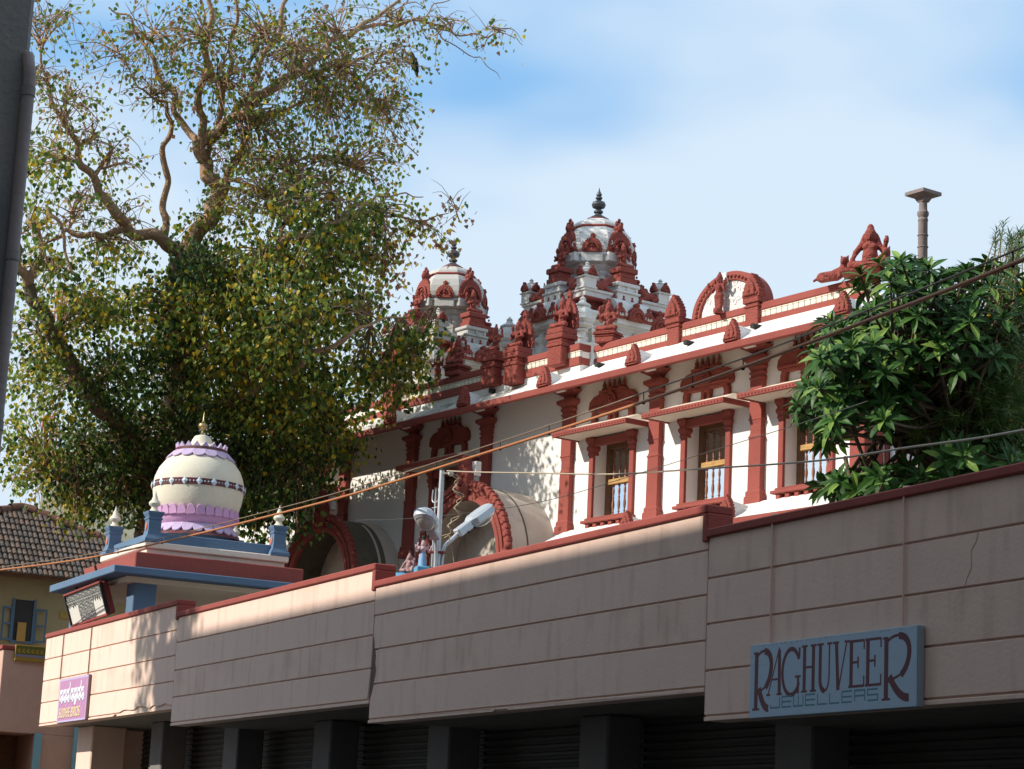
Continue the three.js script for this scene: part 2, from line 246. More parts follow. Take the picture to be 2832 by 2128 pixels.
/* ================= sign boards ================= */
function canvasTex(w, h, draw) { const c = document.createElement('canvas'); c.width = w; c.height = h; draw(c.getContext('2d'), w, h); const t = new THREE.CanvasTexture(c); t.colorSpace = THREE.SRGBColorSpace; return t; }
function board(name, label, cat, F, u0, u1, v0, v1, o, th, map, edge) {
  const g = inF(F, name, label, cat, (u0 + u1) / 2, v0, o), w = u1 - u0, h = v1 - v0;
  part('panel', box(-w / 2, w / 2, 0, h, 0, th, .006), edge, g);
  const f = new THREE.Mesh(new THREE.PlaneGeometry(w - .014, h - .014), new THREE.MeshStandardMaterial({ map, roughness: .6 })); f.name = 'lettering'; f.position.set(0, h / 2, th + .004); f.castShadow = f.receiveShadow = true; g.add(f); return g;
}
{
  const map = canvasTex(1024, 264, (c, W, H) => {
    c.fillStyle = '#a3b9cc'; c.fillRect(0, 0, W, H);
    for (let i = 0; i < 900; i++) { c.fillStyle = `rgba(${rnd() < .5 ? '70,85,100' : '190,205,218'},${rr(.03, .1)})`; c.fillRect(rr(0, W), rr(0, H), rr(2, 30), rr(1, 5)); }
    c.strokeStyle = c.fillStyle = '#571522'; c.lineCap = 'butt'; c.lineJoin = 'miter';
    const X = x => x * W, Y = y => y * H;
    const ln = (w, ...p) => { c.lineWidth = w; c.beginPath(); c.moveTo(X(p[0]), Y(p[1])); for (let i = 2; i < p.length; i += 2) c.lineTo(X(p[i]), Y(p[i + 1])); c.stroke(); };
    const serif = (x, y, w = 18) => { c.fillRect(X(x) - w, Y(y) - 4, 2 * w, 8); };
    const bigR = (x, xr, legx) => { ln(24, x, .1, x, .89); serif(x, .89, 24); serif(x - .004, .115, 16); c.lineWidth = 10; c.beginPath(); c.moveTo(X(x), Y(.2)); c.quadraticCurveTo(X(x + .015), Y(.09), X(lerp(x, xr, .55)), Y(.09)); c.stroke();
      c.lineWidth = 24; c.beginPath(); c.moveTo(X(lerp(x, xr, .5)), Y(.1)); c.bezierCurveTo(X(xr + .01), Y(.1), X(xr + .005), Y(.45), X(lerp(x, xr, .6)), Y(.6)); c.stroke(); c.lineWidth = 9; c.beginPath(); c.moveTo(X(lerp(x, xr, .62)), Y(.585)); c.lineTo(X(x + .012), Y(.67)); c.stroke();
      c.lineWidth = 27; c.beginPath(); c.moveTo(X(x + .018), Y(.6)); c.quadraticCurveTo(X(lerp(x, legx, .55)), Y(.9), X(legx - .005), Y(.885)); c.stroke(); };
    bigR(.042, .145, .13); bigR(.832, .968, .963);
    ln(7, .19, .07, .122, .7); ln(20, .19, .1, .194, .7); ln(7, .145, .5, .19, .5); serif(.122, .705, 13); serif(.194, .705, 17);
    c.lineWidth = 16; c.beginPath(); c.ellipse(X(.268), Y(.42), X(.056), Y(.31), 0, .5, -.55 + 2 * Math.PI); c.stroke(); ln(14, .312, .5, .312, .72); serif(.31, .49, 18); ln(12, .318, .1, .318, .23);
    for (const x of [.35, .405]) { ln(20, x, .09, x, .7); serif(x, .095, 19); serif(x, .7, 19); } ln(8, .35, .38, .405, .38);
    c.lineWidth = 19; c.beginPath(); c.moveTo(X(.447), Y(.09)); c.lineTo(X(.447), Y(.55)); c.quadraticCurveTo(X(.45), Y(.71), X(.475), Y(.71)); c.stroke(); c.lineWidth = 9; c.beginPath(); c.moveTo(X(.475), Y(.71)); c.quadraticCurveTo(X(.5), Y(.71), X(.502), Y(.5)); c.lineTo(X(.502), Y(.09)); c.stroke(); serif(.447, .095, 20); serif(.502, .095, 15);
    ln(19, .543, .09, .556, .72); ln(8, .605, .09, .558, .72); serif(.54, .095, 19); serif(.605, .095, 14);
    for (const x of [.632, .728]) { ln(20, x, .09, x, .7); ln(9, x - .015, .105, x + .075, .105); ln(9, x - .015, .69, x + .075, .69); ln(8, x, .38, x + .04, .38); ln(9, x + .04, .31, x + .04, .46); ln(8, x + .074, .1, x + .074, .22); ln(8, x + .074, .56, x + .074, .7); }
    c.strokeStyle = '#3f7583'; const a = .745, b = .885, m = .815;
    const L = { J: [[0, m + .03, 0, b, 1, b, 1, a]], E: [[1, a, 0, a, 0, b, 1, b], [0, m, 1, m]], W: [[0, a, 0, b, 1, b, 1, a], [.5, a, .5, b]], L: [[0, a, 0, b, 1, b]], R: [[0, b, 0, a, 1, a, 1, b], [0, m, 1, m]], S: [[1, a, 0, a, 0, m, 1, m, 1, b, 0, b]] };
    [...'JEWELLERS'].forEach((ch, i) => { const x0 = .14 + i * .0735; for (const s of L[ch]) ln(6, ...s.map((v, k) => k % 2 ? v : x0 + v * .058)); });
    for (let i = 0; i < 60; i++) { c.fillStyle = 'rgba(70,60,60,.5)'; c.fillRect(rr(0, W), rr(0, 5), rr(1, 6), rr(1, 6)); }
  });
  board('shop_sign', 'pale blue signboard with tall maroon serif lettering low on the beige fascia', 'sign', FS, -3.4, -1.12, 2.94, 3.545, .006, .06, map, new THREE.MeshStandardMaterial({ color: new THREE.Color(.3, .36, .42), roughness: .6 }));
  const map2 = canvasTex(512, 224, (c, W, H) => {
    c.fillStyle = '#b9a9cc'; c.fillRect(0, 0, W, H); c.fillStyle = '#b07ea4'; c.fillRect(9, 9, W - 18, H - 18);
    for (let i = 0; i < 60; i++) { c.fillStyle = `rgba(${rnd() < .5 ? '180,60,100' : '215,170,205'},.16)`; c.fillRect(rr(10, W - 30), rr(10, H - 40), rr(4, 22), rr(14, 40)); }
    c.lineCap = 'round';
    for (const [col, dx, w] of [['#5d4a63', 4, 15], ['#d5dbe2', 0, 14]]) {
      c.strokeStyle = col; c.lineWidth = w;
      for (let i = 0; i < 7; i++) { const x = 42 + i * 60 + (i > 2 ? 18 : 0) + dx, y = 88 + dx; c.beginPath(); c.arc(x, y, 20, .4, 5.6); c.stroke(); c.beginPath(); c.arc(x + 20, y + 16, 15, 3.4, 8); c.stroke(); c.beginPath(); c.moveTo(x - 18, y - 26); c.lineTo(x + 22, y - 28); c.stroke(); if (i % 3 === 2) { c.beginPath(); c.moveTo(x + 20, y - 28); c.quadraticCurveTo(x + 40, y - 40, x + 30, y - 62); c.stroke(); } if (i === 4) { c.beginPath(); c.arc(x + 8, y + 40, 9, 0, 6); c.stroke(); } }
    }
    c.font = 'bold 74px sans-serif'; c.textBaseline = 'middle';
    for (const [col, d] of [['#4a2c3c', 4], ['#d8c789', 0]]) { c.fillStyle = col; c.save(); c.translate(24 + d, 176 + d); c.scale(.86, .95); c.fillText('SUDHE BROS', 0, 0, 545); c.restore(); }
  });
  board('shop_sign', 'small mauve signboard with white regional script above a cream text line', 'sign', FS, -24.36, -22.72, 3.67, 4.385, .004, .045, map2, new THREE.MeshStandardMaterial({ color: new THREE.Color(.25, .15, .16), roughness: .6 }));
}
/* ================= temple front ================= */
const PIL = [-16.84, -14.4, -11.96, -9.52, -7.08, -4.64, -2.18, .2, 2.68];
const WINS = [-10.74, -5.86, -.97, 1.44, 3.76].map(u => ({ u })), WY0 = 7.5, WY1 = 8.86, WH = .485;
const temple = inF(FT, 'temple_hall', 'white temple hall with red pilasters, carved eaves and spindle windows', 'temple', 0, 0, 0);
function kudu(w, h, d, seg = 9) {                                  // flame edged horseshoe ornament, base at y 0, faces +z
  const out = [], R = []; const f = t => { const a = lerp(-.12, Math.PI / 2, t), x = Math.cos(a) * w / 2 * (1 - .12 * Math.pow(t, 4)), y = (.12 + Math.sin(Math.max(a, 0)) * .60 + Math.min(a, 0)) * h; return [x, Math.max(y, 0)]; };
  for (let i = 0; i <= seg; i++) { const p = f(i / seg * .9); R.push(p); if (i < seg) { const q = f((i + .5) / seg * .9); R.push([q[0] * 1.07 + .01 * w, q[1] + .035 * h]); } }
  const kn = [[.13, .74], [.10, .78], [.14, .84], [.12, .92], [.05, .95], [0, 1]].map(p => [p[0] * w, p[1] * h]);
  const right = [[w * .5, 0], ...R, ...kn]; for (const p of right) out.push(p); for (let i = right.length - 2; i >= 0; i--) out.push([-right[i][0], right[i][1]]);
  const arc = (r, k) => Array.from({ length: 13 }, (_, i) => { const a = i / 12 * Math.PI; return [Math.cos(a) * r * w, k * h + Math.sin(a) * r * h * 1.1]; });
  const ring = slab([...arc(.37, .1), ...arc(.29, .1).reverse()], d * .35, .004 * w);
  const heart = merge(ball(.09 * w, 0, .30 * h, d, 1.3, 8), ball(.06 * w, 0, .44 * h, d, 1, 8), ball(.05 * w, .13 * w, .26 * h, d, 1, 6), ball(.05 * w, -.13 * w, .26 * h, d, 1, 6), ball(.06 * w, 0, .82 * h, d, 1, 8));
  const scr = [-1, 1].map(s => ball(.055 * w, s * .42 * w, .09 * h, d, 1, 6));
  return merge(slab(out, d, .02 * w), ring.translate(0, 0, d - .002), heart, scr);
}
function ogive(w, h, d) {                                           // pointed flame leaf ornament
  const R = [[.5, 0], [.54, .12], [.5, .2], [.52, .3], [.44, .36], [.46, .46], [.36, .5], [.37, .6], [.27, .64], [.27, .73], [.17, .76], [.17, .85], [.08, .88], [.06, .95], [0, 1]], o = [...R, ...R.slice(0, -1).reverse().map(p => [-p[0], p[1]])].map(p => [p[0] * w, p[1] * h]);
  const q = [[.3, .08], [.32, .3], [.2, .55], [0, .74]], i = [...q, ...q.slice(0, -1).reverse().map(p => [-p[0], p[1]])].map(p => [p[0] * w, p[1] * h]);
  return merge(slab(o, d, .02 * w), slab(i, d * .3, .03 * w).translate(0, 0, d - .002), ball(.1 * w, 0, .25 * h, d * 1.2, 1.3, 8), ball(.07 * w, 0, .45 * h, d * 1.2, 1.3, 8), [-1, 1].map(s => ball(.08 * w, s * .38 * w, .12 * h, d, 1, 7)));
}
{
  // walls with window openings
  const Z0 = -.34, top = 9.98, uL = -17.6, uR = 5.06;
  const ops = WINS.map(w => [w.u - WH, w.u + WH]);
  let x = uL; for (const [a, b] of ops) { part('wall', box(x, a, 0, top, Z0, 0), M.white, temple); part('wall', box(a, b, 0, WY0, Z0, -.002), M.white, temple); part('wall', box(a, b, WY1, top, Z0, -.002), M.white, temple); x = b; }
  part('wall', box(x, uR, 0, top, Z0, 0), M.white, temple);
  part('side_wall', box(uR - .34, uR, 0, top, -.95, Z0 - .002), M.white, temple);
  part('side_beam', box(uR - .32, uR - .01, 9.05, top, -3.4, -.952), M.red, temple);
  part('side_column', box(uR - .3, uR - .04, 0, 9.05, -3.4, -3.1), M.red, temple);
  part('side_wall', box(uL, uL + .3, 0, top, -3.4, Z0 - .002), M.white, temple);
  part('roof_slab', box(uL, uR - .01, 9.985, 10.2, -3.4, -.05), M.soffit, temple);
  part('floor_slab', box(uL + .3, uR - .36, 6.75, 6.95, -3.4, Z0 - .004), M.concrete, temple);
  part('rear_beam', box(uL + .3, uR - .36, 9.0, 9.98, -3.38, -3.1), M.soffit, temple);
  for (let i = 0; i < 5; i++) part('rear_column', box(-13.4 + i * 4.88 - .16, -13.4 + i * 4.88 + .16, 6.95, 9.0, -3.36, -3.12), M.red, temple);
  // pilasters
  const pil = sq([[0, 7.3], [.185, 7.3], [.185, 7.42], [.165, 7.44], [.165, 7.5], [.14, 7.53], [.135, 8.34], [.148, 8.35], [.148, 8.365], [.135, 8.375], [.12, 8.42], [.12, 8.56], [.135, 8.62], [.148, 8.63], [.148, 8.645], [.135, 8.655], [.135, 9.26], [.15, 9.275], [.15, 9.30], [.13, 9.31], [.13, 9.34], [.155, 9.36], [.155, 9.38], [.132, 9.39], [.14, 9.42], [.165, 9.455], [.165, 9.475], [.145, 9.485], [.16, 9.52], [.225, 9.56], [.23, 9.585], [.23, 9.62], [.19, 9.635], [.12, 9.66], [.12, 9.69], [.16, 9.71], [.27, 9.765], [.28, 9.785], [.2, 9.81], [.19, 9.84], [.225, 9.87], [.225, 9.95], [0, 9.95]]).scale(1, 1, .72);
  uvm(pil); for (const u of PIL) part('pilaster', pil, M.red, temple, [u, 0, 0]);
  part('corner_pilaster', box(4.76, 5.075, 7.3, 9.3, -.3, .10, .012), M.red, temple);
  part('corner_pilaster_capital', sq([[0, 9.3], [.16, 9.3], [.19, 9.4], [.17, 9.46], [.25, 9.56], [.25, 9.63], [.18, 9.7], [.29, 9.79], [.29, 9.83], [.2, 9.86], [.2, 9.95], [0, 9.95]]), M.red, temple, [4.915, 0, -.1]);
  part('corner_pilaster_base', box(4.72, 5.115, 7.3, 7.44, -.32, .14, .012), M.red, temple);
  part('side_return', box(5.064, 5.09, 7.3, 9.9, -.75, -.32), M.red, temple);
  // main eave
  const old = -3.3;
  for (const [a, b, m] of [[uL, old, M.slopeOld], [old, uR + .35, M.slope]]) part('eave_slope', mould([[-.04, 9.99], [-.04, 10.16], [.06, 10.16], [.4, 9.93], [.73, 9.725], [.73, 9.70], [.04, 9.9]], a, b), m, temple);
  part('eave_soffit', mould([[.002, 9.86], [.002, 9.895], [.70, 9.69], [.70, 9.66]], uL, uR + .34), M.soffit, temple);
  part('eave_lip', mould([[.70, 9.60], [.70, 9.715], [.745, 9.725], [.775, 9.70], [.775, 9.61], [.76, 9.595]], uL, uR + .36), M.red, temple);
  const ek = uvm(ogive(.30, .37, .09)); const eb = uvm(slab([[-.12, 0], [.12, 0], [.06, .2], [0, .28], [-.06, .2]], .34).translate(0, .02, -.36));
  for (let i = -6; i < 3; i++) { const u = .4 + i * 2.42; const k = part('eave_ornament', ek, M.carved, temple, [u, 9.72, .70], [-.12, 0, 0]); part('ornament_tail', eb, M.slope, k); }
  for (const u of [-1.02, 1.3, 2.9, -4.1, -6.9]) part('rain_spout', merge(clean(new THREE.CylinderGeometry(.045, .045, .25, 9).rotateX(Math.PI / 2)).translate(u, 10.02, .28)), M.dark, temple);
  // parapet: right stretch set back, left stretch standing forward
  for (const [a, b, z] of [[-1.58, uR, 0], [-7.5, -1.58, .30], [uL, -7.5, .05]]) {
    part('parapet_core', box(a + .002, b - .002, 10.0, 10.36, -.18 + z, -.03 + z), M.white, temple);
    part('parapet_lower_band', box(a, b, 10.115, 10.264, -.2 + z, .035 + z, .012), M.red, temple);
    part('parapet_top_band', box(a, b, 10.375, 10.495, -.22 + z, .045 + z, .014), M.red, temple);
    part('parapet_base', box(a, b, 9.95, 10.114, -.2 + z, .01 + z), M.slope, temple);
    const n = Math.round((b - a) / .128), den = uvm(merge(box(-.057, .057, 0, .085, 0, .05, .005), box(-.059, .059, .088, .106, 0, .056)));
    for (let i = 0; i < n; i++) { const u = a + (i + .5) * (b - a) / n; if (u < -8.5) break; part('frieze_block', den, M.cream, temple, [u, 10.267, -.03 + z]); }
    if (a < -8) part('frieze_board', box(a + .01, b - .01, 10.267, 10.373, -.03 + z, .02 + z), M.white, temple);
  }
  part('parapet_pier', box(-7.62, -7.2, 9.96, 10.62, .0, .46, .015), M.red, temple);
  const ped = uvm(merge(box(-.15, .15, 0, .30, -.14, .09, .01), box(-.17, .17, .30, .335, -.16, .11, .008), box(-.15, .15, .335, .37, -.14, .09, .008), box(-.185, .185, .37, .455, -.17, .12, .01), ogive(.38, .40, .14).translate(0, .455, -.02)));
  for (const u of [.6, 2.52]) part('parapet_finial', ped, M.carved, temple, [u, 10.14, 0]);
  // lower eave at the foot of the storey
  part('lower_eave', mould([[.004, 7.28], [.004, 7.36], [.08, 7.34], [.75, 6.98], [.75, 6.94], [.004, 7.18]], -2.1, uR + .3), M.slope, temple);
  part('lower_eave_lip', mould([[.72, 6.86], [.72, 6.985], [.79, 6.97], [.79, 6.87]], -2.1, uR + .3), M.red, temple);
  for (const u of [.4, 2.82]) { const k = part('eave_ornament', ek, M.carved, temple, [u, 6.98, .72], [-.12, 0, 0]); part('ornament_tail', eb, M.slope, k); }

  // windows
  const spin = lathe([[.0, 0], [.022, 0], [.022, .05], [.012, .07], [.022, .09], [.014, .12], [.024, .2], [.026, .26], [.014, .36], [.02, .39], [.012, .42], [.022, .5], [.02, .56], [.011, .6], [.022, .62], [.022, .66], [0, .66]], 8);
  uvm(spin);
  const jamb = uvm(merge(box(-.058, .058, WY0 - .04, 8.55, -.05, .05, .006), sq([[.05, 8.55], [.07, 8.6], [.06, 8.63], [.085, 8.68], [.085, 8.72], [.065, 8.75], [.1, 8.83], [.1, 8.88], [0, 8.88]])));
  const hx = WH + .5;
  const hipTop = (() => { const P = []; const A = [-hx, 8.945, .53], B = [hx, 8.945, .53], C = [hx, 8.945, .0], D = [-hx, 8.945, 0], E = [-hx + .3, 9.15, .002], G = [hx - .3, 9.15, .002]; const t = (...q) => q.forEach(v => P.push(...v)); t(A, B, G); t(A, G, E); t(B, C, G); t(D, A, E); const g = new THREE.BufferGeometry(); g.setAttribute('position', new THREE.Float32BufferAttribute(P, 3)); g.computeVertexNormals(); return uvm(clean(g)); })();
  const lip = uvm(merge(box(-hx - .02, hx + .02, 8.868, 8.95, .50, .555, .006), box(-hx - .02, -hx + .035, 8.868, 8.95, .0, .499, .004), box(hx - .035, hx + .02, 8.868, 8.95, .0, .499, .004)));
  const under = uvm(box(-hx + .036, hx - .036, 8.885, 8.93, .002, .498));
  const bead = uvm(merge(Array.from({ length: 26 }, (_, i) => ball(.014, -hx + .03 + i * (2 * hx - .06) / 25, 8.905, .556, 1.2, 6))));
  const sill = uvm(merge(box(-WH - .17, WH + .17, 7.405, 7.455, 0, .15, .008), box(-WH - .12, WH + .12, 7.456, 7.498, -.3, .10, .006)));
  const drop = uvm(merge(box(-.045, .045, 7.30, 7.40, .0, .11, .006), slab([[-.045, 7.299], [-.02, 7.25], [-.02, 7.21], [0, 7.16], [.02, 7.21], [.02, 7.25], [.045, 7.299]], .08, .004)));
  const relief = (() => {
    const L = [[-.56, -.06], [-.43, -.06], [-.45, .03], [-.42, .14], [-.11, .14], [-.105, .03], [-.13, -.06], [-.02, -.06], [-.035, .03], [-.02, .10]], body = [...L, ...L.slice().reverse().map(p => [-p[0], p[1]]), [.56, .1], [.53, .17], [.62, .19], [.64, .24], [.62, .36], [.52, .44], [.38, .47], [.33, .52], [-.33, .52], [-.38, .47], [-.52, .44], [-.62, .36], [-.64, .24], [-.62, .19], [-.53, .17], [-.56, .1]];
    const fin = Array.from({ length: 5 }, (_, i) => lathe([[.0, 0], [.05, 0], [.055, .02], [.03, .05], [.045, .08], [.03, .11], [.012, .16], [0, .2]], 8).scale(1, 1, .6).translate(-.27 + i * .135, .515, .03));
    return uvm(merge(slab(body, .075, .012).scale(1, .96, 1), slab([[-.6, .2], [.6, .2], [.6, .235], [-.6, .235]], .1, .006), box(-.34, .34, .47, .5, .02, .1, .006), kudu(.3, .34, .06).translate(0, .2, .06), fin));
  })();
  WINS.forEach((w, k) => {
    const g = new THREE.Group(); g.name = 'window'; temple.add(g); g.position.set(w.u, 0, 0);
    for (const s of [-1, 1]) part('jamb', jamb, M.red, g, [s * (WH + .06), 0, .0]);
    part('lintel', box(-WH - .12, WH + .12, 8.725, 8.86, -.02, .06, .008), M.red, g);
    part('sill', sill, M.red, g); for (let i = 0; i < 6; i++) part('sill_drop', drop, M.red, g, [-.52 + i * .208, 0, 0]);
    part('canopy_top', hipTop, M.cream, g); part('canopy_lip', lip, M.red, g); part('canopy_soffit', under, M.soffit, g); part('canopy_beading', bead, M.carved, g);
    part('crest_relief', relief, M.carved, g, [0, 9.15, .004]);
    const zf = -.26;
    for (const s of [-1, 1]) part('frame_post', box(s * (WH - .05) - .05, s * (WH - .05) + .05, WY0, WY1, zf - .06, zf + .03, .006), M.wood, g);
    part('frame_head', box(-WH + .1, WH - .1, WY1 - .15, WY1, zf - .06, zf + .03, .006), M.wood, g);
    part('bottom_rail', box(-WH + .1, WH - .1, WY0, WY0 + .055, zf - .06, zf + .05, .006), M.woodPale, g);
    part('middle_rail', box(-WH + .1, WH - .1, 8.09, 8.18, zf - .06, zf + .05, .006), M.woodPale, g);
    if (k) for (let i = 0; i < 5; i++) for (const [y, s] of [[WY0 + .05, .825], [8.175, .82]]) { const m = part('baluster', spin, M.spindle, g, [(-.5 + (i + .5) / 5) * (2 * WH - .2), y, zf - .015]); m.scale.y = s; }
    // inner shutter doors folded against the wall behind
    part('ceiling_strip', box(-WH + .1, WH - .1, WY1 - .17, WY1 - .152, zf - .5, zf - .07), M.wood, g);
  });
}
/* ---------- arched porches ---------- */
function porch(u, apex, half, label, moss) {
  const g = inF(FT, 'arched_porch', label, 'porch', u, 0, 0, 'barrel vaulted porches on the temple front');
  const R = half, y0 = apex - R, L = 1.0, N = 22;
  const arc = (r, k = 1) => Array.from({ length: N + 1 }, (_, i) => { const a = i / N * Math.PI; return [Math.cos(a) * r, y0 + Math.sin(a) * r * k]; });
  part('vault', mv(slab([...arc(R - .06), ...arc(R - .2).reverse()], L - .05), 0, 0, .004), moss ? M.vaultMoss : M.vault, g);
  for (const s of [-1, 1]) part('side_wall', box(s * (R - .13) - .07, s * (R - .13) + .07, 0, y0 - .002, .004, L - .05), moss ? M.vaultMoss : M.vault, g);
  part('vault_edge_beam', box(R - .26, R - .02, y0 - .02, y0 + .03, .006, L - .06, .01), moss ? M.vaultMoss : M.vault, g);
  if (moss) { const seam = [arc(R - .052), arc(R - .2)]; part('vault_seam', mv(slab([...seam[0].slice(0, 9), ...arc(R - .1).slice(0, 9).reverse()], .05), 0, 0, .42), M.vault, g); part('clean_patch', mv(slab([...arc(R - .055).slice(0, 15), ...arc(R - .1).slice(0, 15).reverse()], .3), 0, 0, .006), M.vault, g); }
  else part('vault_seam', mv(slab([...arc(R - .054).slice(0, 14), ...arc(R - .1).slice(0, 14).reverse()], .03), 0, 0, .58), M.vaultMoss, g);
  part('back_panel', mv(slab([...arc(R - .21), [-R + .21, 4], [R - .21, 4]], .04), 0, 0, .3), M.vault, g);
  // carved arch
  const a = new THREE.Group(); a.name = 'carved_arch'; a.position.set(0, 0, L - .04); g.add(a);
  part('arch_band', mv(slab([...arc(R - .02), ...arc(R - .29).reverse()], .1, .012), 0, 0, 0), M.carved, a);
  part('inner_moulding', mv(slab([...arc(R - .24), ...arc(R - .33).reverse()], .06, .01), 0, 0, .06), M.red, a);
  part('middle_moulding', mv(slab([...arc(R - .125), ...arc(R - .16).reverse()], .035, .008), 0, 0, .098), M.red, a);
  for (const s of [-1, 1]) { part('arch_foot', box(s * (R - .165) - .14, s * (R - .165) + .14, 5.2, y0 - .001, 0, .1, .012), M.carved, a); part('foot_scroll', merge(ball(.15, s * (R - .06), y0 - .02, .08, 1.1, 12), ball(.09, s * (R + .06), y0 - .16, .08, 1, 10), ball(.08, s * (R - .02), y0 + .17, .09, 1, 10)), M.carved, a); }
  const leaf = uvm(slab([[-.06, -.05], [.06, -.05], [.075, .02], [.06, .05], [.03, .085], [-.04, .07], [-.075, .03]], .1, .02));
  for (let i = 0; i < 37; i++) { const t = (i + .5) / 37 * Math.PI; if (Math.abs(t - Math.PI / 2) < .08) continue; part('leaf_scallop', leaf, M.carved, a, [Math.cos(t) * (R - .05), y0 + Math.sin(t) * (R - .05), .02 + .012 * (i % 2)], [0, 0, t - Math.PI / 2 + .25 * Math.sign(t - Math.PI / 2)]); }
  part('crown_mask', merge(slab([[-.16, -.3], [.16, -.3], [.19, -.1], [.15, .05], [.17, .16], [.09, .3], [.07, .44], [0, .5], [-.07, .44], [-.09, .3], [-.17, .16], [-.15, .05], [-.19, -.1]], .16, .03), ball(.08, 0, .02, .16, 1.2, 12), ball(.05, .08, .13, .15, 1, 8), ball(.05, -.08, .13, .15, 1, 8), ball(.06, .07, .32, .13, 1.5, 8), ball(.06, -.07, .32, .13, 1.5, 8), ball(.06, 0, -.17, .16, 1, 8)).translate(0, apex - .02, .02), M.carved, a);
  part('crown_back', box(.09, .22, apex + .1, apex + .36, -.1, .02, .01), M.white, a);
  return g;
}
porch(-3.8, 8.24, 1.42, 'pale barrel vaulted porch with carved red arch behind the double street lamp', false);
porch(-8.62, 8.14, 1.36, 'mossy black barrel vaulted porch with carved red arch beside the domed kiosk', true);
/* ---------- round gable on the parapet ---------- */
{
  const g = inF(FT, 'round_gable', 'half round white and red gable panel standing on the parapet', 'gable', 1.86, 10.496, 0), R = .86, N = 24;
  const arc = r => Array.from({ length: N + 1 }, (_, i) => { const a = i / N * Math.PI; return [Math.cos(a) * r, Math.sin(a) * r * .76]; });
  part('back_panel', mv(slab(arc(R - .06), .16), 0, 0, -.2), M.slopeOld, g);
  part('relief_panel', mv(slab(arc(R - .17), .03), 0, 0, -.04), new THREE.MeshStandardMaterial({ map: M.white.map, roughness: .9, bumpMap: lumpy, bumpScale: .03 }), g);
  part('outer_rim', mv(slab([...arc(R), ...arc(R - .1).reverse()], .24, .012), 0, 0, -.2), M.red, g);
  part('inner_rim', mv(slab([...arc(R - .095), ...arc(R - .19).reverse()], .09, .012), 0, 0, -.06), M.red, g);
  for (let i = 0; i < 25; i++) { const t = (i + .5) / 25 * Math.PI; part('rim_leaf', ball(.03, Math.cos(t) * (R - .115), Math.sin(t) * (R - .115) * .76, .035, 1, 6), M.carved, g); }
  for (let i = 0; i < 34; i++) { const t = rr(.12, 3.0), q = Math.sqrt(rnd()) * .6; const x = Math.cos(t) * q, y = Math.sin(t) * q * .76 + .03; if (Math.abs(x) < .12) continue; part('stucco_scroll', clean(new THREE.TorusGeometry(rr(.03, .055), .009, 5, 10, rr(3, 5))), M.white, g, [x, y, -.006], [0, 0, rr(0, 6)]); }
}
/* ================= carved figures: skeleton -> distance field -> surface ================= */
function field(bones, res, lo, hi, k = .02) {                      // bones [x,y,z,r, x,y,z,r]; box lo..hi in metres
  const mc = new MarchingCubes(res, new THREE.MeshStandardMaterial(), false, false, 60000); mc.isolation = 0;
  const S = Math.max(hi[0] - lo[0], hi[1] - lo[1], hi[2] - lo[2]) / 2, c = lo.map((v, i) => (v + hi[i]) / 2), n = res;
  for (let z = 0; z < n; z++) for (let y = 0; y < n; y++) for (let x = 0; x < n; x++) {
    const h = n / 2, p = [(x - h) / h * S + c[0], (y - h) / h * S + c[1], (z - h) / h * S + c[2]]; let d = 9;
    for (const b of bones) {
      const ax = b[4] - b[0], ay = b[5] - b[1], az = b[6] - b[2], px = p[0] - b[0], py = p[1] - b[1], pz = p[2] - b[2];
      const L = ax * ax + ay * ay + az * az, t = L > 1e-9 ? clamp((px * ax + py * ay + pz * az) / L) : 0;
      const q = Math.hypot(px - ax * t, py - ay * t, pz - az * t) - lerp(b[3], b[7], t);
      if (q > d + k) continue; const hh = clamp(.5 + .5 * (d - q) / k); d = d > 8 ? q : lerp(d, q, hh) - k * hh * (1 - hh);
    }
    mc.field[x + y * n + z * n * n] = -d;
  }
  mc.update();
  const g = new THREE.BufferGeometry(), cnt = mc.count !== undefined ? mc.count : mc.geometry.drawRange.count;
  const P = mc.positionArray.slice(0, cnt * 3), N = mc.normalArray.slice(0, cnt * 3);
  for (let i = 0; i < P.length; i += 3) { P[i] = P[i] * S + c[0]; P[i + 1] = P[i + 1] * S + c[1]; P[i + 2] = P[i + 2] * S + c[2]; }
  g.setAttribute('position', new THREE.BufferAttribute(P, 3)); g.setAttribute('normal', new THREE.BufferAttribute(N, 3));
  g.computeVertexNormals(); return uvm(clean(g));
}
const S2 = (x, y, z, r, X, Y, Z, R) => [[x, y, z, r, X, Y, Z, R], [-x, y, z, r, -X, Y, Z, R]];
const head = (y, z, s = 1) => [[0, y, z, .058 * s, 0, y + .035 * s, z + .008, .056 * s], [0, y + .02, z + .06 * s, .012, 0, y + .035, z + .056 * s, .01], ...S2(.062 * s, y + .02, z, .02, .066 * s, y - .035, z, .016), ...S2(.024 * s, y + .028, z + .05 * s, .011, .026 * s, y + .028, z + .05 * s, .011)];
const crown = (y, z, h = .16) => [[0, y + .07, z, .062, 0, y + .09, z, .06], [0, y + .09, z - .005, .054, 0, y + .07 + h, z - .01, .02], [0, y + .08 + h, z - .01, .022, 0, y + .08 + h, z - .01, .022]];
const FIG = {};
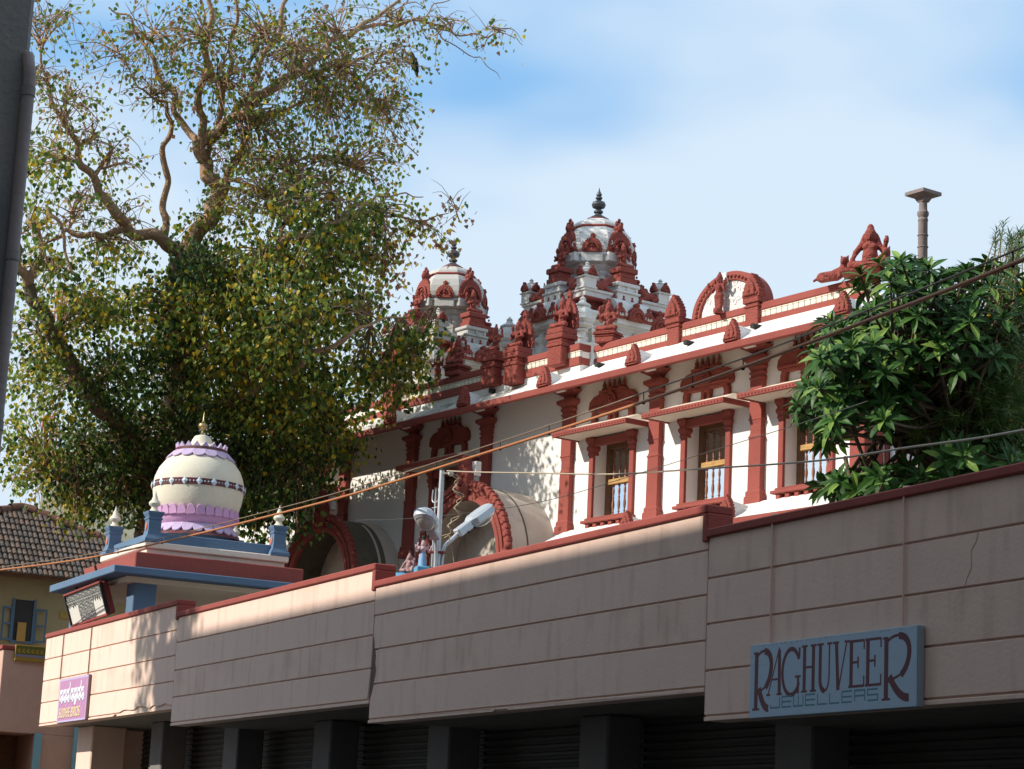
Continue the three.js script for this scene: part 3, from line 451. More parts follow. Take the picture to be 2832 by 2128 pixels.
FIG.seated = field([                                                // cross legged, four arms, tall crown, about 0.62 m
  [0, .10, 0, .10, 0, .22, 0, .075], [0, .22, 0, .07, 0, .34, 0, .085], ...S2(.05, .335, .035, .04, .05, .335, .035, .04),
  ...S2(.07, .08, .02, .075, .19, .07, .10, .055), ...S2(.19, .07, .10, .05, .03, .05, .16, .04), ...S2(.03, .05, .16, .035, -.02, .045, .17, .03),
  ...S2(.10, .375, 0, .042, .16, .26, .03, .034), [.16, .26, .03, .032, .08, .21, .13, .026], [-.16, .26, .03, .032, -.10, .30, .13, .026], ...S2(.09, .20, .135, .028, .09, .22, .14, .024),
  ...S2(.10, .38, -.03, .036, .20, .36, -.02, .03), ...S2(.20, .36, -.02, .028, .205, .47, .0, .022), ...S2(.205, .48, 0, .034, .20, .53, 0, .026),
  [0, .38, 0, .036, 0, .42, .005, .034], ...head(.455, .01), ...crown(.455, .01, .13), [0, .02, .03, .06, 0, .03, .06, .06], ...S2(.1, .03, .04, .05, .14, .03, .05, .04)], 46, [-.33, -.03, -.33], [.33, .70, .33], .018);
FIG.standing = field([                                              // upright, arms bent outward, long skirt
  ...S2(.045, .02, .03, .04, .045, .12, 0, .045), ...S2(.045, .10, 0, .05, .05, .34, 0, .07), [0, .34, 0, .095, 0, .42, 0, .07], [0, .42, 0, .068, 0, .54, 0, .09], ...S2(.045, .52, .04, .04, .045, .52, .04, .04),
  ...S2(.11, .575, 0, .042, .18, .46, .02, .034), ...S2(.18, .46, .02, .032, .23, .56, .08, .025), ...S2(.235, .58, .085, .032, .24, .63, .09, .024), ...S2(.1, .57, -.02, .034, .17, .62, -.03, .028), ...S2(.17, .62, -.03, .026, .155, .72, -.02, .022),
  [0, .58, 0, .036, 0, .63, 0, .034], ...head(.665, .008), ...crown(.665, .008, .14), [0, .0, 0, .09, 0, .0, .04, .09], [0, .16, -.02, .07, 0, .32, -.02, .08]], 46, [-.42, -.08, -.42], [.42, .92, .42], .018);
FIG.lady = field([                                                  // big bellied woman, one knee raised, left hand up
  [0, .14, 0, .14, 0, .26, .03, .125], [0, .27, .02, .12, 0, .42, 0, .11], ...S2(.065, .41, .07, .055, .065, .41, .07, .055),
  [.08, .10, .03, .10, .22, .20, .14, .075], [.22, .20, .14, .07, .2, .05, .2, .06], [-.1, .09, .04, .10, -.28, .08, .14, .075], [-.28, .08, .14, .07, -.1, .06, .24, .055],
  [.13, .465, 0, .055, .22, .34, .02, .045], [.22, .34, .02, .042, .26, .48, .10, .034], [.26, .50, .1, .045, .27, .53, .1, .035], [.27, .53, .1, .02, .285, .58, .1, .014], [.27, .53, .1, .02, .25, .58, .1, .014],
  [-.13, .465, 0, .055, -.23, .33, .02, .045], [-.23, .33, .02, .042, -.27, .19, .12, .034], [-.27, .18, .13, .04, -.28, .15, .16, .03],
  [0, .47, 0, .05, 0, .52, 0, .045], [0, .57, .02, .09, 0, .62, .025, .088], [0, .585, .11, .016, 0, .61, .108, .012], ...S2(.035, .60, .092, .016, .035, .6, .092, .016), [0, .555, .1, .018, 0, .555, .1, .018],
  [0, .66, .0, .095, 0, .74, -.01, .055], [0, .75, -.01, .05, 0, .77, -.01, .045], ...S2(.085, .62, -.03, .045, .13, .48, -.03, .05), ...S2(.10, .56, -.04, .05, .14, .42, -.04, .04), [0, .02, .04, .1, 0, .02, .08, .1]], 50, [-.42, -.08, -.42], [.42, .86, .42], .02);
FIG.lion = field([                                                  // crouching lion, faces +z with the body trailing to -x
  [-.46, .10, -.02, .10, -.18, .12, 0, .10], [-.18, .13, 0, .11, -.02, .20, .02, .10], [-.02, .2, .03, .085, .0, .32, .04, .08], [0, .37, .06, .085, 0, .36, .12, .06], [0, .335, .13, .04, 0, .33, .15, .034],
  ...S2(.055, .44, .05, .026, .07, .475, .045, .012), ...S2(.03, .38, .135, .014, .03, .38, .135, .014), [.04, .2, .06, .045, .05, .04, .12, .035], [-.08, .16, .08, .045, -.07, .03, .16, .035], [.05, .03, .12, .03, .06, .02, .18, .028], [-.07, .02, .16, .03, -.07, .02, .22, .026],
  [-.44, .1, .06, .075, -.38, .04, .12, .05], [-.38, .03, .12, .04, -.28, .02, .14, .032], [-.54, .08, 0, .03, -.6, .02, .06, .022]], 44, [-.62, -.06, -.36], [.16, .56, .36], .02);
FIG.bull = field([                                                  // reclining bull, faces +x
  [-.2, .1, 0, .095, .06, .11, 0, .09], [.06, .12, 0, .08, .15, .2, 0, .055], [.03, .2, 0, .06, .03, .22, 0, .05], [.16, .23, 0, .052, .24, .19, 0, .035], ...S2(.15, .27, .03, .018, .16, .33, .05, .008).map(b => [b[0] < 0 ? -b[0] : b[0], b[1], b[2], b[3], Math.abs(b[4]), b[5], b[6], b[7]]), [.15, .27, -.03, .018, .16, .33, -.05, .008],
  [.1, .05, .08, .035, .2, .03, .08, .025], [.1, .05, -.08, .035, .2, .03, -.08, .025], [-.16, .07, .1, .05, -.06, .03, .12, .028], [-.16, .07, -.1, .05, -.06, .03, -.12, .028], [-.29, .08, 0, .02, -.3, .02, .04, .014]], 34, [-.33, -.05, -.33], [.33, .42, .33], .018);

/* ================= towers ================= */
// shrine corner pavilion: base at y 0, total height h
const kutaGeo = (() => {
  const body = merge(sq([[0, 0], [.115, 0], [.115, .03], [.1, .04], [.1, .19], [.125, .205], [.125, .225], [.1, .235], [0, .235]]), ...[-1, 1].flatMap(a => [-1, 1].map(b => box(a * .085 - .018, a * .085 + .018, .04, .2, b * .085 - .018, b * .085 + .018))));
  const dome = oct([[.085, .235], [.10, .26], [.125, .30], [.12, .345], [.085, .39], [.05, .405], [.06, .42], [.03, .44], [.02, .46], [.035, .475], [.0, .52]]);
  return { body: uvm(body), dome: uvm(dome), arch: uvm(kudu(.13, .17, .05, 4)) };
})();
const onion = uvm(merge(sq([[0, 0], [.10, 0], [.10, .04], [.075, .055], [.075, .09], [.1, .11], [.1, .14]]), lathe([[.075, .14], [.075, .2], [.09, .22], [.09, .24], [.06, .26], [.06, .33], [.1, .36], [.1, .39], [.08, .4]], 14), oct([[.08, .40], [.16, .44], [.17, .47], [.14, .49], [.19, .56], [.185, .66], [.15, .74], [.09, .80], [.12, .82], [.12, .84], [.06, .88], [.04, .93], [.05, .95], [0, 1.02]])));
function tower(u, o, label, skin, rich) {
  const g = inF(FT, 'temple_tower', label, 'tower', u, 10.2, o, 'tiered towers behind the parapet');
  const y = v => v - 10.2;
  const add = (n, geo, m, pos, rot, p = g) => part(n, geo, m, p, pos, rot);
  const four = f => { for (let q = 0; q < 4; q++) { const h = new THREE.Group(); h.rotation.y = q * Math.PI / 2; f(h, q); for (const c of [...h.children]) { h.updateMatrix(); c.applyMatrix4(h.matrix); g.add(c); } } };
  // first tier
  add('base_block', sq([[0, 0], [1.2, 0], [1.2, .16], [1.14, .18], [1.14, .3], [1.18, .33], [1.18, .38], [1.08, .4], [0, .4]]), skin);
  add('first_tier_core', sq([[0, .4], [.98, .4], [.98, y(11.36)], [1.02, y(11.38)], [1.02, y(11.44)], [0, y(11.44)]]), skin);
  add('first_cornice', sq([[.9, y(11.44)], [1.06, y(11.44)], [1.16, y(11.5)], [1.2, y(11.56)], [1.18, y(11.6)], [1.0, y(11.64)], [.86, y(11.66)], [.86, y(11.7)]]), skin);
  add('red_recess', sq([[0, y(11.66)], [.84, y(11.66)], [.84, y(11.86)], [0, y(11.86)]]), M.red);
  add('second_platform_lip', sq([[0, y(11.861)], [.98, y(11.861)], [1.0, y(11.885)], [.98, y(11.91)], [0, y(11.91)]]), M.red);
  add('second_platform', sq([[0, y(11.911)], [.95, y(11.911)], [.95, y(12.0)], [.98, y(12.02)], [.98, y(12.06)], [0, y(12.06)]]), skin);
  const pl = uvm(sq([[0, .4], [.07, .4], [.07, .45], [.05, .47], [.05, .68], [.06, .7], [.045, .73], [.085, .8], [.085, .84], [.05, .86], [.05, .96], [.11, 1.04], [.11, 1.08], [.06, 1.12], [.06, 1.16], [0, 1.16]]));
  const tri = uvm(kudu(.24, .3, .08, 5)), big = uvm(kudu(.36, .34, .10, 7)), rnd1 = uvm(kudu(.36, .40, .09, 6));
  const shala = uvm(merge(mould(Array.from({ length: 13 }, (_, i) => { const a = i / 12 * Math.PI; return [Math.cos(a) * .24, Math.sin(a) * .30]; }), -.40, .40), box(-.43, .43, -.06, 0, -.26, .27, .01), box(-.38, .38, -.2, -.06, -.22, .22)));
  const pot = uvm(lathe([[0, 0], [.035, 0], [.045, .03], [.025, .055], [.038, .08], [.012, .11], [0, .14]], 8));
  four((h, q) => {
    for (const x of [-.78, -.5, -.2, .2, .5, .78]) add('tier_pilaster', pl, skin, [x, 0, 1.0], undefined, h);
    for (const x of [-.35, .35]) add('wall_panel', box(x - .09, x + .09, .5, 1.0, .985, 1.02, .008), skin, undefined, undefined, h);
    const s = add('barrel_roof', shala, skin, [0, y(11.66), .98], undefined, h);
    add('roof_arch', big, M.carved, [0, -.12, .23], undefined, s);
    for (const x of [-1, 1]) add('roof_arch', tri, M.carved, [x * .40, -.02, .0], [0, x * Math.PI / 2, 0], s);
    for (const x of [-.3, -.1, .1, .3]) add('roof_pot', pot, M.red, [x, .295, 0], undefined, s);
    for (const x of [-.62, .62]) add('cornice_arch', rnd1, M.carved, [x, y(11.46), 1.12], undefined, h);
    for (const x of [-.33, .33]) add('cornice_arch', tri, M.carved, [x, y(11.55), 1.16], undefined, h);
    add('corner_onion', onion, skin, [1.13, y(10.82), 1.13], undefined, h).scale.set(1.2, 1, 1.2);
    // second tier: corner pavilion, statue plinth, reclining bulls
    const kx = .86, k = add('corner_pavilion', kutaGeo.body, skin, [kx, y(12.06), kx], undefined, h); k.scale.set(1.25, 1, 1.25); add('pavilion_dome', kutaGeo.dome, skin, undefined, undefined, k);
    for (let a = 0; a < 4; a++) add('pavilion_arch', kutaGeo.arch, M.carved, [Math.sin(a * Math.PI / 2) * .1, .25, Math.cos(a * Math.PI / 2) * .1], [0, a * Math.PI / 2, 0], k);
    add('statue_plinth', merge(box(-.25, .25, y(11.9), y(12.10), .62, 1.0, .01), box(-.28, .28, y(12.101), y(12.14), .62, 1.03, .01), box(-.23, .23, y(12.141), y(12.23), .62, .98, .01), box(-.27, .27, y(12.231), y(12.30), .60, 1.02, .014), ...[-.2, 0, .2].map(x => box(x - .025, x + .025, y(12.141), y(12.23), .98, 1.0))), skin, undefined, undefined, h);
    if (rich || q !== 1) for (const x of [-1, 1]) { const b = add('reclining_bull', FIG.bull, M.carved, [x * .54, y(12.06), .86], [0, x > 0 ? Math.PI : 0, 0], h); b.scale.setScalar(1.0); }
    const pd = add('statue_pedestal', merge(box(-.2, .2, 0, .1, -.16, .16, .01), box(-.17, .17, .1, .2, -.14, .14, .01), box(-.21, .21, .2, .30, -.17, .17, .012)), M.carved, [0, y(12.301), .84], undefined, h);
    const f = add('seated_figure', FIG.seated, M.carved, [0, .30, -.03], undefined, pd); f.scale.setScalar(.78);
    // ledge and dome ornaments
    add('dome_ledge', box(-.27, .27, y(12.75), y(12.92), .42, .72, .012), skin, undefined, undefined, h);
    const bk = add('dome_arch', uvm(kudu(.54, .58, .12, 9)), M.carved, [0, y(12.921), .60], [-.05, 0, 0], h);
    add('arch_mask', merge(ball(.07, 0, .5, .1, 1.2, 9), ball(.035, .06, .58, .08, 1.5, 6), ball(.035, -.06, .58, .08, 1.5, 6), ball(.035, 0, .64, .08, 1.5, 6)), M.carved, undefined, undefined, bk);
  });
  add('neck', oct([[0, y(12.06)], [.52, y(12.06)], [.52, y(12.12)], [.44, y(12.16)], [.44, y(12.5)], [.48, y(12.54)], [.46, y(12.6)], [.54, y(12.68)], [.54, y(12.74)], [.58, y(12.75)], [.60, y(12.86)], [.66, y(12.88)], [.66, y(12.92)], [0, y(12.92)]]), skin);
  const npl = uvm(sq([[0, 0], [.05, 0], [.05, .04], [.035, .06], [.035, .26], [.055, .3], [.04, .34], [.07, .4], [.07, .44], [.04, .46], [.04, .56], [0, .56]]));
  for (let i = 0; i < 8; i++) { const a = (i + .5) * Math.PI / 4; add('neck_pilaster', npl, skin, [Math.sin(a) * .46, y(12.16), Math.cos(a) * .46], [0, a, 0]); }
  add('dome', oct([[.62, y(12.921)], [.685, y(12.97)], [.70, y(13.06)], [.69, y(13.18)], [.64, y(13.32)], [.56, y(13.42)], [.50, y(13.455)], [0, y(13.455)]]), skin);
  add('dome_ring', oct([[0, y(13.456)], [.515, y(13.456)], [.525, y(13.48)], [.5, y(13.505)], [0, y(13.505)]]), M.red);
  add('lotus_cap', oct([[.48, y(13.506)], [.46, y(13.56)], [.38, y(13.63)], [.28, y(13.68)], [.2, y(13.70)], [0, y(13.70)]]), skin);
  add('cap_ring', lathe([[0, y(13.701)], [.215, y(13.701)], [.215, y(13.73)], [0, y(13.73)]], 20), M.red);
  add('finial', lathe([[.2, y(13.731)], [.18, y(13.75)], [.1, y(13.80)], [.06, y(13.825)], [.055, y(13.84)], [.088, y(13.865)], [.088, y(13.895)], [.05, y(13.92)], [.048, y(13.935)], [.115, y(13.965)], [.135, y(14.015)], [.115, y(14.07)], [.05, y(14.1)], [.04, y(14.115)], [.065, y(14.14)], [.065, y(14.165)], [.035, y(14.19)], [.055, y(14.21)], [.05, y(14.235)], [.018, y(14.29)], [0, y(14.37)]], 18), M.finial);
  for (let i = 0; i < 4; i++) { const a = Math.PI / 4 + i * Math.PI / 2, q = .60; add('small_ledge', box(-.2, .2, y(12.74), y(12.90), -.06, .07, .012), skin, [Math.sin(a) * q, 0, Math.cos(a) * q], [0, a, 0]); add('small_dome_arch', uvm(kudu(.36, .36, .09, 6)), M.carved, [Math.sin(a) * .62, y(12.921), Math.cos(a) * .62], [-.04, a, 0]); }
  if (rich) for (let i = 0; i < 8; i++) { const a = (i + .5) * Math.PI / 4, s = new THREE.Group(); for (const [r, yy, x, rt] of [[.045, 13.06, -.05, 0], [.04, 13.14, .04, 2], [.045, 13.2, -.03, 4], [.035, 13.27, .03, 1], [.04, 13.1, .06, 3]]) add('dome_scroll', clean(new THREE.TorusGeometry(r, .012, 5, 10, 4.4)), skin, [Math.sin(a) * (.735 - (yy - 13.1) * .25) + Math.cos(a) * x, y(yy), Math.cos(a) * (.735 - (yy - 13.1) * .25) - Math.sin(a) * x], [0, a, rt]); }
  return g;
}
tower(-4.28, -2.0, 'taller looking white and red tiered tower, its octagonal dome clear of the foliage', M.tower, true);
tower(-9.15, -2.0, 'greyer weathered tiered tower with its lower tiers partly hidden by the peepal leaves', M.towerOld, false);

/* ================= statues along the parapet ================= */
const GS = 'red carved figures along the parapet';
const haloGeo = uvm(kudu(.46, .72, .05, 9));
function statue(label, u, v, o, scale, fig, pedH, hang, halo, turn = 0) {
  const g = inF(FT, 'deity_statue', label, 'statue', u, v, o, GS, turn);
  if (pedH) { const a = .2, y0 = -hang; const parts = [box(-a * .9, a * .9, y0, y0 + pedH * .5, -.16, .16, .014), box(-a * .98, a * .98, y0 + pedH * .5 + .001, y0 + pedH * .6, -.175, .175, .01), box(-a * .88, a * .88, y0 + pedH * .6 + .001, y0 + pedH * .7, -.16, .16, .01), box(-a * 1.08, a * 1.08, y0 + pedH * .7 + .001, y0 + pedH * .84, -.19, .19, .012), box(-a * 1.0, a * 1.0, y0 + pedH * .84 + .001, y0 + pedH, -.18, .18, .012)]; part('pedestal', parts, M.carved, g); const y1 = y0 + pedH; const f = part('figure', fig, M.carved, g, [0, y1, 0]); f.scale.setScalar(scale); if (halo) part('halo', haloGeo, M.carved, g, [0, y1 + .02, -.17]); }
  else { const f = part('figure', fig, M.carved, g); f.scale.setScalar(scale); if (halo) part('halo', haloGeo, M.carved, g, [0, 0, -.2]); }
  return g;
}
statue('small standing red figure half covered by leaves on the parapet rail', -6.02, 10.496, .28, .62, FIG.standing, 0, 0, false, .3);
statue('seated red figure on a low block before the weathered tower', -5.4, 10.496, .26, .86, FIG.seated, .2, 0, false, .25);
statue('red figure seated on a tall stepped pedestal between the two towers', -4.06, 10.496, .36, .78, FIG.seated, .62, .40, false, .1);
statue('red figure with a broad flame halo on the widest overhanging pedestal', -3.36, 10.496, .36, .80, FIG.seated, .66, .48, true, .1);
statue('red figure with a narrow halo on a pedestal where the parapet steps back', -2.1, 10.496, .34, .86, FIG.seated, .66, .34, true, .1);
statue('red figure with raised arms seated on a plain block on the parapet rail', -1.3, 10.496, -.05, .86, FIG.seated, .2, 0, false, .45);
{
  const g = inF(FT, 'deity_statue', 'slim red figure with tall crown standing against the half round gable', 'statue', 1.76, 10.5, .11, GS, .1);
  const f = part('figure', FIG.standing, M.carved, g); f.scale.set(.74, .74, .8); part('crown_support', box(.02, .12, .44, .63, -.1, -.02, .01), M.white, g);
  const l = inF(FT, 'deity_statue', 'plump red seated woman between two crouching lions at the roof corner', 'statue', 5.02, 10.496, -.02, GS, .7);
  part('base_slab', box(-.4, .36, 0, .05, -.2, .26, .012), M.carved, l); const lf = part('figure', FIG.lady, M.carved, l, [0, .05, 0]); lf.scale.setScalar(.92);
  for (const [u, s, label] of [[4.55, 1, 'crouching red lion statue with its whole back showing beside the plump woman'], [5.42, .92, 'upright red lion statue half sunk in the broad leaves by the woman']]) { const a = inF(FT, 'lion_statue', label, 'statue', u, 10.496, .03, 'lion statues at the roof corner', .5); const m = part('figure', FIG.lion, M.carved, a); m.scale.setScalar(.8 * s); }
}
/* ================= domed kiosk on the shop roof ================= */
{
  const y = v => v - 4.1, K = inF(FS, 'domed_kiosk', 'small blue and cream kiosk with a bulbous dome and lilac petal rings', 'kiosk', -23.9, 4.1, -1.91);
  const blue = plaster([.105, .178, .28], { amt: .2, size: 2, seed: 81, grime: [.08, .13, .2], var: .12 }), lilac = plaster([.52, .41, .60], { amt: .15, size: 2, seed: 83, grime: [.35, .22, .4], var: .08 });
  const pinkp = plaster([.60, .34, .56], { amt: .15, size: 2, seed: 85, grime: [.4, .2, .35], var: .1 }), maroon = plaster([.13, .035, .04], { size: 1, seed: 84, var: .15 }), cream = plaster([.74, .68, .55], { amt: .18, size: 2, seed: 87, grime: [.5, .43, .32], var: .05 }), pale = plaster([.74, .66, .58], { amt: .2, size: 2, seed: 89, grime: [.45, .36, .3], var: .06 });
  const p = (n, g, m, pos, rot, par = K) => part(n, g, m, par, pos, rot);
  p('roof_slab', box(-1.86, 1.86, y(5.95), y(6.07), -1.86, 1.9, .012), blue);
  p('red_tier', box(-1.44, 1.44, y(6.071), y(6.37), -1.44, 1.44, .015), M.red);
  p('pale_tier', merge(box(-1.19, 1.19, y(6.371), y(6.47), -1.19, 1.19, .01), box(-1.24, 1.24, y(6.471), y(6.58), -1.24, 1.24, .015)), pale);
  for (let q = 0; q < 4; q++) { const a = q * Math.PI / 2; p('low_wall', box(-1.02, 1.02, y(6.581), y(6.76), .98, 1.1, .012), blue, [0, 0, 0], [0, a, 0]); }
  p('roof_deck', box(-1.0, 1.0, y(6.581), y(6.70), -1.0, 1.0), pale);
  const postG = uvm(sq([[0, 0], [.17, 0], [.165, .05], [.12, .12], [.105, .2], [.105, .36], [.12, .38], [.12, .40], [.105, .41], [.135, .47], [.14, .5], [0, .5]])), potG = uvm(lathe([[0, 0], [.085, 0], [.08, .02], [.05, .06], [.05, .085], [.085, .11], [.098, .14], [.085, .17], [.055, .2], [.04, .25], [.02, .3], [0, .37]], 16)), emb = uvm(merge(ball(.04, 0, 0, 0, 1.8, 10).scale(1, 1, .4)));
  const orange = new THREE.MeshStandardMaterial({ color: new THREE.Color(.6, .16, .08), roughness: .7 });
  for (const a of [-1, 1]) for (const b of [-1, 1]) { const t = p('corner_post', postG, blue, [a * 1.08, y(6.581), b * 1.08]); p('pot_finial', potG, cream, [0, .501, 0], undefined, t); p('painted_emblem', emb, orange, [0, .25, .11], undefined, t); }
  for (const [a, b] of [[-1.75, 1.3], [1.3, 1.25], [-1.3, -1.25], [1.3, -1.25]]) { p('column', box(a - .19, a + .19, y(4.1), y(5.949), b - .19, b + .19, .012), blue, undefined); p('column_foot', ball(.09, a - .3, y(5.27), b + .12, 1.2, 10), lilac); }
  p('ceiling', box(-1.6, 1.6, y(5.86), y(5.945), -1.6, 1.6), M.soffit);
  // dome
  p('dome', lathe([[.60, y(7.22)], [.69, y(7.32)], [.74, y(7.5)], [.763, y(7.66)], [.765, y(7.78)], [.745, y(7.9)], [.69, y(8.04)], [.60, y(8.16)], [.48, y(8.28)], [.40, y(8.345)]], 40, 1.2), cream);
  const belt = p('dome_belt', lathe([[.76, y(7.69)], [.778, y(7.695)], [.778, y(7.795)], [.76, y(7.80)]], 40), maroon);
  const dia = uvm(clean(new THREE.OctahedronGeometry(.072).scale(.8, 1, .25))), pb = new THREE.MeshStandardMaterial({ color: new THREE.Color(.55, .66, .74), roughness: .6 });
  for (let i = 0; i < 20; i++) { const a = i / 20 * 2 * Math.PI; p('belt_diamond', dia, pb, [Math.sin(a) * .782, y(7.745), Math.cos(a) * .782], [0, a, 0], belt); }
  p('belt_beads', merge(Array.from({ length: 80 }, (_, i) => { const a = (i + .5) / 80 * 2 * Math.PI; return ball(.013, Math.sin(a) * .78, y(7.745), Math.cos(a) * .78, 1, 5); })), pb, undefined, undefined, belt);
  p('lotus_bowl', lathe([[.5, y(7.0)], [.60, y(7.05)], [.66, y(7.12)], [.695, y(7.2)], [.69, y(7.24)], [.6, y(7.25)]], 36, 1.2), pinkp);
  const pet = (w, h) => Array.from({ length: 9 }, (_, i) => { const t = i / 8 * Math.PI; return [Math.cos(t) * w / 2, Math.pow(Math.sin(t), .7) * h]; });
  const up = uvm(slab(pet(.155, .17), .03, .006)), down = uvm(slab(pet(.24, .2), .022, .006).rotateZ(Math.PI)), skirt = uvm(slab(pet(.2, .21), .025, .006).rotateZ(Math.PI)), spike = uvm(slab([[-.07, 0], [.07, 0], [0, .095]], .03, .006));
  for (let i = 0; i < 28; i++) { const a = i / 28 * 2 * Math.PI; p('bowl_petal', up, pinkp, [Math.sin(a) * .69, y(7.2), Math.cos(a) * .69], [.12, a, 0]); }
  for (let i = 0; i < 16; i++) { const a = i / 16 * 2 * Math.PI; const m = p('upper_petal', down, lilac, [Math.sin(a) * .43, y(8.335), Math.cos(a) * .43], [0, 0, 0]); m.rotation.order = 'YXZ'; m.rotation.set(-.82, a, 0); }
  for (let i = 0; i < 24; i++) { const a = i / 24 * 2 * Math.PI; const m = p('skirt_petal', skirt, lilac, [Math.sin(a) * .60, y(7.06), Math.cos(a) * .60]); m.rotation.order = 'YXZ'; m.rotation.set(-.72, a, 0); }
  p('skirt_base', lathe([[.78, y(6.86)], [.74, y(6.9)], [.6, y(7.02)], [.5, y(7.03)]], 36), maroon);
  p('neck_drum', lathe([[.62, y(6.70)], [.62, y(6.9)]], 32), blue);
  p('crown_ring', lathe([[.40, y(8.335)], [.435, y(8.34)], [.44, y(8.375)], [.435, y(8.40)], [.36, y(8.41)]], 36), maroon);
  for (let i = 0; i < 18; i++) { const a = i / 18 * 2 * Math.PI; const m = p('crown_spike', spike, lilac, [Math.sin(a) * .40, y(8.395), Math.cos(a) * .40]); m.rotation.order = 'YXZ'; m.rotation.set(.12, a, 0); }
  p('cap', lathe([[.40, y(8.40)], [.30, y(8.45)], [.2, y(8.49)], [.185, y(8.52)], [.165, y(8.57)], [.13, y(8.63)], [.06, y(8.655)], [0, y(8.66)]], 28), cream);
  p('finial', lathe([[.05, y(8.655)], [.025, y(8.68)], [.036, y(8.70)], [.02, y(8.73)], [.03, y(8.745)], [.07, y(8.77)], [.092, y(8.81)], [.075, y(8.85)], [.03, y(8.87)], [.035, y(8.885)], [.018, y(8.91)], [.0, y(9.09)]], 16), M.brass);
}
/* ---------- tilted flood light under the kiosk roof ---------- */
{
  const g = inF(FS, 'flood_light', 'tilted white flood light box hanging under the kiosk roof edge', 'flood light', -23.9, 5.6, -.14); g.scale.x = 1.42; g.rotation.order = 'YXZ'; g.rotation.x = .33; g.rotation.z = .02;
  const wp = new THREE.MeshStandardMaterial({ color: new THREE.Color(.74, .73, .66), roughness: .5 });
  part('housing', box(-.72, .72, -.27, .27, -.14, -.02, .02), M.coping, g);
  for (const [n, a] of [['frame_rail', box(-.74, .74, .25, .285, -.03, .03, .006)], ['frame_rail', box(-.74, .74, -.285, -.25, -.03, .03, .006)], ['frame_stile', box(-.74, -.71, -.249, .249, -.03, .03, .006)], ['frame_stile', box(.71, .74, -.249, .249, -.03, .03, .006)]]) part(n, a, n === 'frame_rail' ? M.coping : M.dark, g);
  for (const x of [-.5, .5]) part('reflector_panel', box(x - .19, x + .19, -.245, .05, -.02, .004, .004), wp, g);
  const ham = new THREE.MeshStandardMaterial({ color: new THREE.Color(.30, .30, .27), roughness: .45, metalness: .6, bumpMap: lumpy, bumpScale: .05 });
  part('lamp_reflector', box(-.3, .3, -.245, .06, -.02, .01, .004), ham, g);
  for (let i = 0; i < 16; i++) part('reflector_facet', slab([[-.05, 0], [.05, 0], [.045, -.07 - .05 * rnd()], [.01, -.11 - .06 * rnd()], [-.04, -.07]], .02, .004), ham, g, [-.66 + i * .088, .15, -.004], [.1 * rnd(), .2 * rnd() - .1, .2 * rnd() - .1]);
  part('reflector_top', box(-.7, .7, .06, .248, -.02, .002, .004), ham, g);
  for (const x of [-.45, .45]) part('hanger', box(x - .015, x + .015, .2, .56, -.12, -.09), M.dark, g);
}
